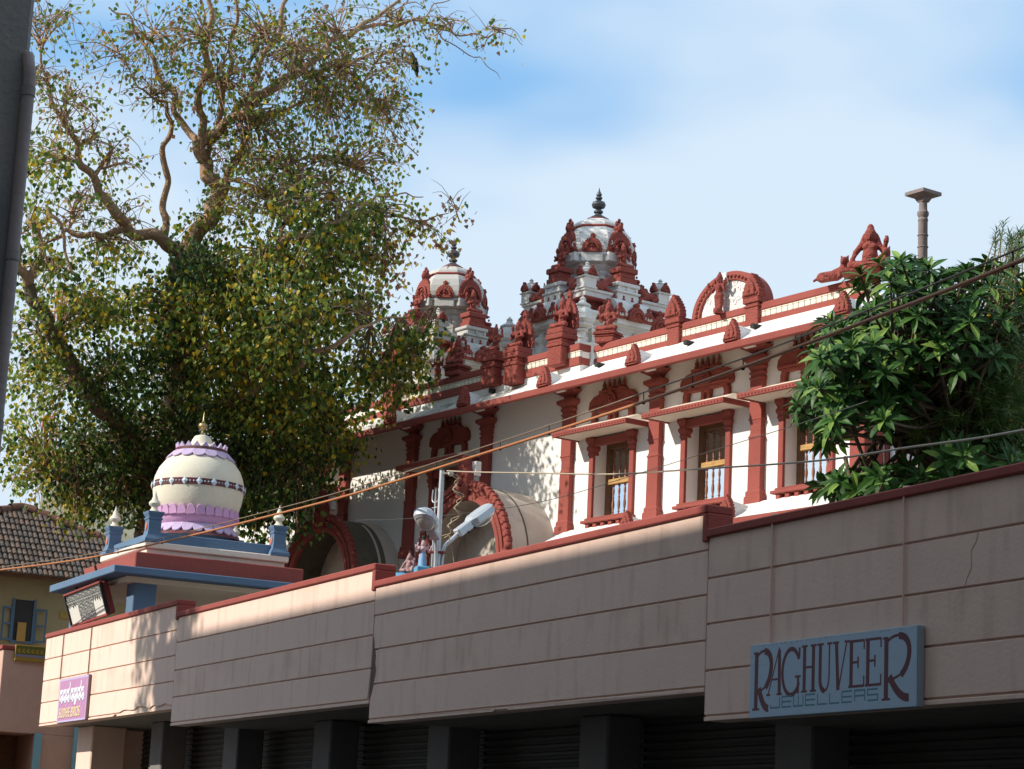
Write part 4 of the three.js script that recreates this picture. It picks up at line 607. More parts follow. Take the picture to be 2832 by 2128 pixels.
/* ---------- twin street lamp behind the fascia ---------- */
{
  const g = thing('street_lamp', 'galvanised street lamp pole with two lamp heads before the pale porch', 'street lamp', at(FS, -11.17, 3.66, -.6), 0);
  part('pole', tube([V3(0, 0, 0), V3(0, 1.4, 0), V3(0, 2.50, 0)], [.036, .034, .028], 12), M.steelPaint, g);
  part('pole_cap', ball(.032, 0, 2.50, 0, .6, 10), M.dark, g);
  part('clamp', merge(box(-.09, .09, 1.52, 1.545, -.05, .05, .004), box(-.08, .08, 1.3, 1.32, -.045, .045, .004)), M.coping, g);
  const lum = (dx, dz, x0, label) => {
    const d = V3(dx, 0, dz).normalize(), s = new THREE.Group(); s.name = 'lamp_arm'; g.add(s); s.rotation.y = Math.atan2(-d.z, d.x);
    const k = label === 'r' ? [[.06, .4], [.06, 1.3], [.065, 1.5], [.1, 1.62], [.2, 1.72], [.27, 1.79]] : [[.06, .4], [.06, 1.3], [.065, 1.5], [.09, 1.62], [.12, 1.70]];
    part('arm_tube', tube(curve(k.map(p => V3(p[0], p[1], 0)), 18), .023, 9), M.steelPaint, s);
    const h = new THREE.Group(); h.name = 'lamp_head'; s.add(h); const e = k[k.length - 1]; h.position.set(e[0], e[1], 0); h.rotation.z = label === 'r' ? .66 : .34;
    part('neck_box', box(-.02, .22, -.045, .055, -.06, .06, .012), M.steelPaint, h);
    part('hood', mv(slab([[.2, -.075], [.26, -.115], [.42, -.125], [.52, -.11], [.57, -.06], [.58, 0], [.57, .06], [.52, .11], [.42, .125], [.26, .115], [.2, .075]], .1, .03).rotateX(-Math.PI / 2), 0, -.02, 0), M.steelPaint, h);
    part('lens', clean(new THREE.SphereGeometry(.12, 16, 8, 0, 2 * Math.PI, Math.PI / 2, Math.PI / 2).scale(1.25, .75, .85)).translate(.40, -.025, 0), new THREE.MeshPhysicalMaterial({ color: new THREE.Color(.8, .8, .75), roughness: .15, transmission: .7, thickness: 0 }), h);
    part('latch', merge(ball(.016, .1, -.05, .05, 1, 6), ball(.016, .2, -.05, .06, 1, 6)), M.dark, h);
  };
  lum(.82, -.57, 0, 'r'); lum(-.28, .95, 0, 'l');
  part('insulator', merge(ball(.035, .1, 2.46, .02, 1, 10), box(.0, .1, 2.452, 2.468, .01, .03)), new THREE.MeshStandardMaterial({ color: new THREE.Color(.6, .58, .5), roughness: .3 }), g);
  const cp = []; for (let i = 0; i <= 60; i++) { const t = i / 60; cp.push(V3(.13 + .12 * Math.sin(t * 3) - t * .08 + .04 * Math.sin(t * 22), 2.42 - t * .72, .05 + .03 * Math.cos(t * 22))); }
  part('loose_cable', merge(tube(cp, .008, 5), tube(cp.map((p, i) => V3(p.x + .03 * Math.sin(i * .7), p.y + .02, p.z + .02)), .006, 5), tube([V3(.14, 1.72, .05), V3(.05, 1.45, .06), V3(.02, 1.2, .05)], .004, 4), tube([V3(.12, 1.74, .05), V3(.2, 1.4, .06), V3(.28, 1.1, .05), V3(.34, 1.12, .05)], .004, 4)), new THREE.MeshStandardMaterial({ color: new THREE.Color(.42, .33, .22), roughness: .7 }), g);
}
/* ---------- flag post on the temple roof ---------- */
{
  const b = at(FT, 5.62, 9.9, -.5), g = thing('stone_post', 'slender grey ringed post with flat square cap behind the broad leaved tree', 'post', V3(b.x, 0, b.z), FT.rot);
  const stone = plaster([.24, .19, .18], { amt: .4, size: .8, seed: 91, grime: [.12, .1, .09], var: .2 });
  part('shaft', lathe([[.1, 0], [.085, 6], [.07, 11.30], [.075, 11.31], [.078, 11.33], [.065, 11.36], [.085, 11.40], [.088, 11.44], [.062, 11.48], [.06, 11.6]], 14), stone, g);
  for (const v of [10.9, 11.08, 10.6]) part('ring', lathe([[.07, v], [.082, v + .005], [.082, v + .02], [.07, v + .025]], 14), stone, g);
  part('cap', merge(sq([[.06, 11.6], [.09, 11.66], [.17, 11.69], [.19, 11.70], [.19, 11.75], [.17, 11.76], [0, 11.76]])), stone, g);
  part('wire', tube([V3(.09, 11.6, .02), V3(.11, 10.5, .02), V3(.11, 9.2, .02)], .008, 5), M.dark, g);
}
/* ---------- white drain pipe at the temple corner ---------- */
{ const g = inF(FT, 'drain_pipe', 'thin white drain pipe running down the shaded temple corner', 'pipe', 5.13, 6.2, -.42); part('pipe', tube([V3(0, 0, 0), V3(0, 3.1, 0)], .036, 10), new THREE.MeshStandardMaterial({ color: new THREE.Color(.8, .8, .8), roughness: .4 }), g); part('collar', tube([V3(0, 1.9, 0), V3(0, 1.98, 0)], .045, 10), new THREE.MeshStandardMaterial({ color: new THREE.Color(.75, .75, .75), roughness: .4 }), g); }
/* ---------- painted idols by the porch ---------- */
{
  const P0 = pix(1140, 1585, 38.6), skinM = c => new THREE.MeshStandardMaterial({ color: new THREE.Color(...c), roughness: .6 });
  const w = thing('idol_plinth', 'sky blue painted rock plinth low beside the carved arch foot', 'plinth', V3(P0.x, 0, P0.z), FT.rot + .4);
  part('rock', merge(box(-.5, .5, 3.0, P0.y - .1, -.35, .3, .03), ball(.36, -.2, P0.y - .17, 0, .5, 9), ball(.3, .25, P0.y - .14, .05, .5, 9)), skinM([.10, .33, .5]), w);
  const a = thing('painted_idol', 'small pink seated idol with black hair on the blue plinth', 'idol', V3(P0.x - .06, P0.y, P0.z), FT.rot + .6); const f = part('figure', FIG.lady, skinM([.36, .2, .2]), a); f.scale.setScalar(.42); part('hair', merge(ball(.045, 0, .285, -.03, 1.1, 10), ball(.028, 0, .345, -.02, 1.3, 8)), M.dark, a);
  const Q = pix(1168, 1555, 38.4), b = thing('painted_idol', 'pale pink standing idol with blue skirt beside the carved arch foot', 'idol', V3(Q.x, Q.y - .08, Q.z), FT.rot + 1.2); const h = part('figure', FIG.standing, skinM([.5, .34, .36]), b); h.scale.setScalar(.56); part('skirt', lathe([[.075, 0], [.07, .12], [.055, .2], [.05, .24]], 12), skinM([.2, .38, .6]), b); part('hair', merge(ball(.042, 0, .44, -.012, 1.3, 10), ball(.03, .0, .5, -.01, 1.2, 8)), M.dark, b);
  part('stand', box(-.12, .12, -2.6, -.0, -.12, .12, .02), skinM([.10, .33, .5]), b);
  const T = pix(1204, 1392, 39), t = thing('trident', 'pale silver trident rising beside the carved arch', 'trident', V3(T.x, T.y - 2.2, T.z), FT.rot); part('shaft', tube([V3(0, 0, 0), V3(0, 2.25, 0)], .018, 7), M.steel, t); part('prongs', merge(tube([V3(0, 2.2, 0), V3(0, 2.46, 0)], [.018, .006], 6), ...[-1, 1].map(s => tube(curve([V3(0, 2.2, 0), V3(s * .09, 2.24, 0), V3(s * .1, 2.34, 0), V3(s * .085, 2.44, 0)], 10), .014, 6)), tube([V3(-.09, 2.12, 0), V3(.09, 2.12, 0)], .014, 6)), M.steel, t);
}
/* ---------- neighbouring shop block down the street ---------- */
{
  const g = inF(FS, 'corner_shop', 'pink walled corner shop with red coping seen beyond the end of the shop row', 'shop', -28.5, 0, 0);
  part('wall', box(-9, -1.3, 0, 5.16, -2.6, 0, .01), M.pink, g); part('upper_wall', box(-1.299, 0, 3.69, 5.16, -2.6, 0, .01), M.pink, g); part('side_wall', box(-1.299, 0, 0, 3.689, -2.6, -.72, .01), M.pink, g); part('front_pier', box(-1.299, 0, 0, 3.689, -.06, 0, .01), M.pink, g); part('coping', box(-9, .03, 5.161, 5.24, -2.6, .04, .012), M.coping, g);
  const cy = new THREE.MeshStandardMaterial({ color: new THREE.Color(.2, .42, .5), roughness: .6 });
  part('inner_door', box(-1.29, -1.22, 0, 3.68, -.7, -.08), M.wood, g); part('door_post', box(.001, .06, 0, 3.70, -.84, -.7, .01), cy, g);
  part('drain_pipe', tube([V3(.08, 0, -1.46), V3(.08, 3.9, -1.46)], .05, 9), cy, g);
  const s = inF(FS, 'shop_sign', 'dark yellow signboard with olive lettering on the shaded pink side wall', 'sign', -28.48, 4.97, -.5, undefined, Math.PI / 2);
  part('panel', box(-.3, .26, 0, .29, .0, .06, .006), new THREE.MeshStandardMaterial({ color: new THREE.Color(.32, .19, .02), roughness: .6 }), s);
  const f = new THREE.Mesh(new THREE.PlaneGeometry(.54, .19), new THREE.MeshStandardMaterial({ map: canvasTex(256, 90, (c, W, H) => { c.fillStyle = '#5b5a14'; c.fillRect(0, 0, W, H); c.strokeStyle = '#b28a1c'; c.lineWidth = 9; for (let i = 0; i < 6; i++) { c.beginPath(); c.arc(30 + i * 40, 40, 12, .5, 5.4); c.stroke(); } c.fillStyle = '#7f7a96'; c.fillRect(0, 72, W, 18); }), roughness: .6 })); f.name = 'lettering'; f.position.set(-.02, .175, .064); s.add(f);
}
/* ---------- tiled house behind ---------- */
{
  const A = pix(63, 1402, 60), g = thing('tiled_house', 'old yellow house with a steep brown half round tile roof', 'house', V3(A.x, 0, A.z), YS);
  const ey = A.y - 2.0, run = 2.3, hw = 5.3, P = [];
  const pts = { a: [0, A.y, -.1], l: [-hw, ey, run], r: [hw, ey, run], bl: [-hw, ey, -5], br: [hw, ey, -5], b: [0, A.y, -5] };
  for (const t of [['a', 'l', 'r'], ['a', 'r', 'br'], ['a', 'br', 'b'], ['a', 'bl', 'l'], ['a', 'b', 'bl']]) t.forEach(k => P.push(...pts[k]));
  const rg = new THREE.BufferGeometry(); rg.setAttribute('position', new THREE.Float32BufferAttribute(P, 3)); rg.computeVertexNormals();
  const under = plaster([.05, .035, .028], { size: 1, seed: 95, var: .3 }); const roof = part('roof', clean(rg), under, g);
  const tileM = [[.085, .06, .045], [.115, .08, .06], [.07, .055, .045], [.14, .088, .06]].map((c, i) => plaster(c, { size: .5, seed: 96 + i, grime: [.2, .19, .16], amt: .45, var: .35, bump: .004 }));
  const sl = Math.atan2(2.0, run + .1), len = .34;
  const tg = (() => { const Q = [], n = 5; for (let i = 0; i < n; i++) { const a0 = i / n * Math.PI, a1 = (i + 1) / n * Math.PI, q = (a, z) => [Math.cos(a) * lerp(.056, .064, z), Math.sin(a) * lerp(.05, .06, z), lerp(-.02, len, z)]; const A0 = q(a0, 0), A1 = q(a1, 0), B0 = q(a0, 1), B1 = q(a1, 1); Q.push(...A0, ...B0, ...B1, ...A0, ...B1, ...A1); Q.push(0, 0, len, ...B1, ...B0); } const t = new THREE.BufferGeometry(); t.setAttribute('position', new THREE.Float32BufferAttribute(Q, 3)); t.computeVertexNormals(); return uvm(clean(t)); })();
  let cnt = 0; const rest = [];
  for (let r = 0; r < 11; r++) for (let c = -32; c < 33; c++) {
    const s = .12 + r * .285, x = c * .135 + (hash(c, r, 4) - .5) * .02, yy = A.y - s * Math.sin(sl), z = -.1 + s * Math.cos(sl); if (Math.abs(x) > hw * (s / 3.12) - .1) continue;
    const e = [[x, yy + .035, z], [sl - .09, (hash(c, r, 6) - .5) * .08, 0]]; if (x > -1.3 && x < 3.4 && cnt < 285) { cnt++; part('roof_tile', tg, tileM[(hash(c, r, 8) * 4) | 0], roof, ...e); } else { const q = tg.clone(); q.applyMatrix4(new THREE.Matrix4().makeRotationFromEuler(new THREE.Euler(...e[1]))); rest.push(q.translate(...e[0])); }
  }
  const rm = part('roof_tiles_beyond', merge(rest), tileM[0], roof); rm.userData.kind = 'stuff';
  const hipM = plaster([.16, .07, .045], { size: .6, seed: 99, var: .35, amt: .3, grime: [.06, .04, .035] });
  for (const s of [-1, 1]) { const a = V3(0, A.y + .02, -.1), b = V3(s * hw, ey + .02, run), d = b.clone().sub(a), n = 17; for (let i = 0; i < n; i++) { const p0 = a.clone().addScaledVector(d, i / n), p1 = a.clone().addScaledVector(d, (i + 1.12) / n).add(V3(0, .025, 0)); part('hip_tile', tube([p0, p1], [.10, .13], 8), hipM, roof); } }
  part('wall', box(-hw + .6, hw - .6, 0, ey + .2, -4.6, run - .7), plaster([.29, .225, .115], { size: 3, seed: 101, amt: .4, grime: [.16, .12, .06], var: .12 }), g);
  part('rafter_board', box(-hw + .2, hw - .2, ey - .12, ey + .02, run - .25, run - .15), M.wood, g);
  const bl = new THREE.MeshStandardMaterial({ color: new THREE.Color(.06, .11, .16), roughness: .7 }), wz = run - .7;
  const wx = .02; const win = part('window', box(wx - .42, wx + .1, ey - 1.7, ey - .62, wz, wz + .012), M.dark, g);
  part('window_frame', merge(box(wx - .46, wx - .40, ey - 1.72, ey - .6, wz, wz + .05), box(wx + .08, wx + .14, ey - 1.72, ey - .6, wz, wz + .05), box(wx - .4, wx + .08, ey - 1.72, ey - 1.66, wz, wz + .05)), bl, win);
  for (const [x, ry] of [[wx + .14, -.5], [wx - .46, 3.6]]) { const c = new THREE.Group(); c.name = 'casement'; c.position.set(x, ey - 1.68, wz + .04); c.rotation.y = ry; g.add(c); part('frame', merge(box(0, .04, 0, .85, -.02, .02), box(.26, .3, 0, .85, -.02, .02), box(.04, .26, 0, .05, -.02, .02), box(.04, .26, .8, .85, -.02, .02), box(.04, .26, .4, .44, -.02, .02)), bl, c); }
  part('hanging_board', box(wx - .3, wx - .08, ey - 1.68, ey - 1.2, wz + .05, wz + .08), new THREE.MeshStandardMaterial({ color: new THREE.Color(.35, .18, .03), roughness: .7 }), g);
  part('name_plate', box(.8, 1.2, ey - 1.0, ey - .82, wz, wz + .03), new THREE.MeshStandardMaterial({ color: new THREE.Color(.3, .2, .03), roughness: .7 }), g);
}
/* ---------- pale house and radio mast far behind the tree ---------- */
{
  const A = pix(260, 1330, 72), g = thing('pale_house', 'pale yellow house front showing through gaps in the big tree', 'house', V3(A.x, 0, A.z), .2), c = plaster([.80, .70, .48], { size: 3, seed: 103, amt: .15, var: .05, grime: [.5, .4, .28] });
  part('wall', box(-1.6, 1.7, 0, A.y + .7, -4, 0), c, g); part('roof_edge', box(-1.75, 1.85, A.y + .7, A.y + .82, -4, .2), M.red, g); for (const x of [-.8, .7]) { const w = part('window', box(x - .3, x + .3, A.y - .6, A.y + .4, 0, .03), M.dark, g); part('window_ledge', box(x - .4, x + .4, A.y - .7, A.y - .62, 0, .12), c, w); }
  const B = pix(118, 1400, 140), h = thing('radio_mast', 'slim red and white lattice radio mast far off behind the leaves', 'mast', V3(B.x, 0, B.z), .3), legs = [[-.9, -.5], [.9, -.5], [0, 1]], mm = [new THREE.MeshStandardMaterial({ color: new THREE.Color(.5, .12, .1), roughness: .6 }), new THREE.MeshStandardMaterial({ color: new THREE.Color(.65, .65, .66), roughness: .6 })];
  for (let k = 0; k < 9; k++) { const y0 = k * 4, y1 = y0 + 4, T = (p, y) => V3(p[0] * (1 - y / 55), y, p[1] * (1 - y / 55)); const s = []; for (let i = 0; i < 3; i++) { const a = legs[i], b = legs[(i + 1) % 3]; s.push(tube([T(a, y0), T(a, y1)], .06, 4), tube([T(a, y0), T(b, y1)], .035, 4), tube([T(b, y0), T(a, y1)], .035, 4), tube([T(a, y1), T(b, y1)], .035, 4)); } part('mast_section', merge(s), mm[k % 2], h); }
}
/* ---------- grey building at the edge of the frame ---------- */
{
  const D = 12, A = pix(58, 400, D), g = thing('grey_building', 'shaded grey plastered building corner with downpipe at the frame edge', 'building', V3(A.x, 0, A.z), .42);
  const gm = plaster([.27, .265, .26], { size: 2.5, seed: 111, amt: .3, var: .08, grime: [.16, .15, .14] });
  part('wall', box(-5, 0, 0, 9, -.6, 0, .02), gm, g);
  part('downpipe', tube([V3(-.03, 5.75, -.05), V3(-.01, 5.73, .0), V3(.004, 5.62, .03), V3(.004, 0, .03)], .034, 12), plaster([.34, .29, .29], { size: 1, seed: 113, var: .1 }), g);
  for (const v of [5.5, 4.6, 3.7]) part('pipe_joint', tube([V3(.004, v, .03), V3(.004, v + .05, .03)], .038, 12), gm, g);
  const bl = new THREE.MeshStandardMaterial({ color: new THREE.Color(.16, .24, .36), roughness: .5 }); const w = part('window', box(-.9, -.13, 3.1, 4.9, 0, .02), new THREE.MeshStandardMaterial({ color: new THREE.Color(.2, .3, .45), roughness: .15 }), g); part('window_frame', merge(box(-.13, -.095, 3.05, 4.98, 0, .05), box(-.9, -.13, 4.9, 4.95, 0, .05), box(-.9, -.13, 3.05, 3.1, 0, .05)), bl, w);
}
/* ---------- tall buildings across the street, outside the frame, whose shade lies on the shops ---------- */
{
  const bm = plaster([.42, .36, .30], { size: 4, seed: 115, amt: .35, var: .1, streak: .2 });
  const g = inF(FS, 'street_building', 'tall beige building across the street from the shops', 'building', -6, 0, 15); part('wall', box(-16.6, 30, 0, 14.1, 0, 10), bm, g); part('roof_edge', box(-16.75, 30.1, 14.1, 14.36, -.12, 10), bm, g);
  for (let f = 0; f < 4; f++) for (let i = 0; i < 13; i++) { const w = part('window', box(-15 + i * 3.3, -13.6 + i * 3.3, 1.2 + f * 3.3, 2.6 + f * 3.3, -.02, 0), M.dark, g); }
  part('upper_block', box(-1.5, 30, 14.37, 24, .3, 10), bm, g);
  const r = inF(FS, 'street_building', 'plastered building closing the street behind the viewer', 'building', 16.5, 0, 0, undefined, 0); part('wall', box(0, 10, 0, 19, -9, 14.4), bm, r); part('roof_edge', box(-.15, 10.1, 19, 19.3, -9.1, 14.5), bm, r);
}
/* ================= trees ================= */
const pix_ = pix;
function leafGeo(pts, fold) { const P = [], M0 = [0, -.45, 0]; const R = pts, L = pts.map(p => [-p[0], p[1]]).reverse(), o = [...R, ...L.slice(1)].map(p => [p[0], p[1], Math.abs(p[0]) * fold]); for (let i = 0; i < o.length; i++) { const a = o[i], b = o[(i + 1) % o.length]; if (a[0] === b[0] && a[1] === b[1]) continue; P.push(...M0, ...b, ...a); } const g = new THREE.BufferGeometry(); g.setAttribute('position', new THREE.Float32BufferAttribute(P, 3)); g.computeVertexNormals(); return uvm(g); }
const peepalLeaf = leafGeo([[0, 0], [.2, .07], [.4, -.08], [.45, -.3], [.3, -.58], [.1, -.78], [0, -1.05]], .35);
const leafMat = (c = [1, 1, 1], rough = .62, tr = .5) => new THREE.MeshPhysicalMaterial({ color: new THREE.Color(...c), roughness: rough, transmission: tr, thickness: 0, specularIntensity: .35, side: THREE.DoubleSide });
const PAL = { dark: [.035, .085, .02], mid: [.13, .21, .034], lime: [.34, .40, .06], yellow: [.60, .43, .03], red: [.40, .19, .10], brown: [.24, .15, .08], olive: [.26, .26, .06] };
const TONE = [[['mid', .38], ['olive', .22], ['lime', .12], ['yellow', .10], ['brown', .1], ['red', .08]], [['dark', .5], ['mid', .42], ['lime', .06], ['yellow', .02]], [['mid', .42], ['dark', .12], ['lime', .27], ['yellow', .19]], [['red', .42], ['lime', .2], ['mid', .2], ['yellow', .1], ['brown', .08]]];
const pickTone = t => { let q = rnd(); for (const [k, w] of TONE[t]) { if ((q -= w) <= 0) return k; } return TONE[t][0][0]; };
const dummy = new THREE.Object3D();
function leafStuff(name, geo, mat, list, parent) {                  // list of {p, q(Euler or quaternion), s, c}
  const im = new THREE.InstancedMesh(geo, mat, list.length), col = new THREE.Color();
  list.forEach((l, i) => { dummy.position.copy(l.p); dummy.quaternion.copy(l.q); dummy.scale.set(l.s, l.s * (l.sy || 1), l.s); dummy.updateMatrix(); im.setMatrixAt(i, dummy.matrix); im.setColorAt(i, col.setRGB(...l.c)); });
  im.name = name; im.userData.kind = 'stuff'; im.castShadow = im.receiveShadow = true; parent.add(im); return im;
}
function leafParts(list, geo, mats, parent) { for (const l of list) { const m = part('leaf', geo, mats[l.k] || mats.mid, parent); m.position.copy(l.p); m.quaternion.copy(l.q); m.scale.set(l.s, l.s * (l.sy || 1), l.s); } }
const quatHang = (tilt = .7) => new THREE.Quaternion().setFromEuler(new THREE.Euler(rr(-tilt, tilt), rr(0, 6.283), rr(-tilt, tilt), 'YXZ'));
const bark = plaster([.37, .235, .14], { size: .9, seed: 121, amt: .4, grime: [.10, .075, .055], var: .3, bump: .02, streak: .2 });
const barkDark = plaster([.13, .09, .06], { size: .9, seed: 123, amt: .4, grime: [.05, .04, .03], var: .3, bump: .02 });
{
  const pix0 = pix_; const base = pix_(440, 1560, 46), T = thing('peepal_tree', 'huge peepal tree with spreading bare limbs and yellowing leaves behind the kiosk', 'tree', V3(base.x, groundY(base.x, base.z), base.z));
  const O = T.position, loc = p => p.clone().sub(O), samples = [], pix = (x, y, d) => pix0(x, y, d - 4.6 * sst(1320, 820, y) * sst(1250, 700, x));
  const limb = (name, a, seg = 8, mat = bark) => { const pts = curve(a.map(p => loc(pix(p[0], p[1], p[2]))), a.length * 5).map((p, i, A) => { const q = Math.min(1, i / 4, (A.length - 1 - i) / 4) * .055, f = i * .55 + a[0][0]; return p.add(V3(Math.sin(f * 1.3) * q, Math.sin(f * 1.9 + 2) * q * .7, Math.cos(f * 1.1) * q)); }), rad = pts.map((_, i) => { const t = i / (pts.length - 1) * (a.length - 1), k = Math.min(Math.floor(t), a.length - 2); return lerp(a[k][3], a[k + 1][3], t - k) * .76 * (1 + .12 * (hash(i, a.length, 3) - .5)); }); part(name, tube(pts, rad, seg), mat, T); pts.forEach((p, i) => samples.push([p, rad[i]])); };
    { const pts = [V3(0, -.3, 0), V3(.05, 2, 0), loc(pix(438, 1520, 46)), loc(pix(455, 1380, 46)), loc(pix(490, 1200, 46)), loc(pix(508, 1020, 46)), loc(pix(500, 860, 46)), loc(pix(508, 720, 46))]; const c = curve(pts, 40); part('trunk', tube(c, c.map((_, i) => lerp(.62, .27, i / 40) * (1 + .1 * (hash(i, 1, 3) - .5))), 14), barkDark, T); c.forEach((p, i) => { if (i > 12) samples.push([p, .3]); }); }
  const D = 46;
  limb('limb', [[440, 1480, 45.9, .34], [395, 1290, 45.2, .30], [310, 1160, 44.8, .26], [235, 1070, 44.6, .21], [170, 960, 44.5, .17], [110, 860, 44.3, .15], [78, 790, 44.3, .15]], 10, barkDark);
  limb('limb', [[78, 790, 44.3, .12], [50, 720, 44.2, .10], [25, 620, 44.2, .08], [20, 520, 44, .05]]); limb('limb', [[80, 790, 44.3, .1], [108, 700, 44.2, .075], [116, 620, 44.2, .06], [135, 580, 44.1, .055], [165, 640, 44, .04], [200, 760, 44, .03]]);
  limb('limb', [[508, 730, D, .28], [540, 655, D, .23], [585, 590, D, .19], [597, 540, D, .18], [580, 480, D, .17], [556, 430, D, .16], [562, 380, D, .15]], 10);
  limb('limb', [[560, 390, D, .11], [553, 300, 45.8, .09], [566, 200, 45.6, .08], [575, 100, 45.5, .07], [582, 0, 45.4, .06], [590, -120, 45.3, .04]]);
  limb('limb', [[562, 385, D, .13], [640, 338, 45.7, .12], [690, 285, 45.5, .11], [760, 235, 45.3, .10], [850, 185, 45.1, .085], [905, 130, 45, .075], [970, 85, 44.9, .065], [1050, 45, 44.8, .05], [1120, -20, 44.7, .04]], 9);
  limb('limb', [[700, 290, 45.5, .08], [800, 215, 45.8, .075], [890, 190, 46, .06], [960, 200, 46.1, .045], [1010, 240, 46.2, .03], [1050, 300, 46.2, .018]]);
  limb('limb', [[970, 85, 44.9, .05], [1080, 68, 44.6, .04], [1180, 62, 44.4, .035], [1260, 88, 44.3, .028], [1330, 102, 44.2, .02], [1400, 92, 44.2, .014], [1445, 125, 44.2, .007]]);
  limb('limb', [[1180, 62, 44.4, .02], [1260, 130, 44.3, .016], [1340, 170, 44.3, .012], [1385, 220, 44.2, .006]]); limb('limb', [[1120, 70, 44.6, .02], [1200, 20, 44.4, .016], [1280, -20, 44.4, .01]]);
  limb('limb', [[555, 400, D, .10], [500, 340, 46.3, .085], [478, 270, 46.4, .075], [440, 200, 46.5, .06], [395, 120, 46.5, .045], [360, 60, 46.5, .03], [300, 20, 46.5, .02]]);
  limb('limb', [[506, 700, D, .17], [420, 655, 45.7, .15], [350, 632, 45.5, .14], [300, 560, 45.3, .12], [255, 500, 45.2, .10], [220, 430, 45.1, .08], [185, 350, 45, .06], [130, 250, 45, .045], [112, 150, 45, .03]], 9);
  limb('limb', [[350, 632, 45.5, .1], [250, 655, 45.2, .08], [180, 640, 45, .05], [110, 690, 45, .03]]);
  limb('limb', [[455, 650, D, .10], [458, 560, 46.2, .085], [455, 460, 46.3, .075], [462, 370, 46.4, .06], [470, 310, 46.4, .05], [430, 270, 46.4, .03], [380, 240, 46.4, .02]]);
  limb('limb', [[640, 338, 45.7, .09], [690, 250, 46, .08], [735, 150, 46.2, .07], [780, 60, 46.3, .06], [805, -60, 46.4, .05]]); limb('limb', [[600, 345, 45.8, .07], [625, 240, 45.5, .06], [640, 140, 45.4, .05], [650, 40, 45.3, .04], [655, -60, 45.2, .03]]);
  limb('limb', [[590, 580, D, .12], [640, 480, 46.4, .11], [670, 400, 46.6, .10], [720, 330, 46.8, .08], [790, 300, 47, .05], [880, 270, 47, .03]]);
  limb('limb', [[515, 880, D, .17], [620, 800, 45.4, .14], [700, 735, 45, .11], [770, 680, 44.8, .09], [860, 645, 44.5, .075], [940, 612, 44.3, .06], [1050, 590, 44, .04], [1150, 610, 43.6, .025], [1240, 590, 43.2, .012]], 9);
  limb('limb', [[940, 612, 44.3, .05], [1010, 560, 44.3, .035], [1080, 540, 44.2, .025], [1170, 545, 44.1, .012]]); limb('limb', [[770, 680, 44.8, .06], [800, 600, 45, .05], [860, 520, 45.2, .035], [960, 460, 45.3, .02]]);
  limb('limb', [[505, 1150, D, .15], [620, 1120, 44.6, .12], [720, 1070, 43.8, .09], [830, 1010, 43, .065], [930, 945, 42.4, .05], [1030, 895, 42, .035], [1110, 872, 41.8, .022], [1200, 850, 41.6, .01]], 8);
  limb('limb', [[500, 1000, D, .12], [590, 960, 45, .09], [690, 1000, 44.3, .06], [740, 1090, 44, .04], [690, 1180, 43.8, .03]], 7);
  limb('limb', [[450, 1400, 45.9, .13], [350, 1330, 45.2, .1], [250, 1320, 44.8, .07], [160, 1330, 44.6, .04]], 7, barkDark); limb('limb', [[470, 1340, 45.9, .13], [600, 1270, 44.8, .1], [720, 1240, 44, .07], [820, 1230, 43.5, .05], [930, 1210, 42.6, .03]], 7, barkDark);
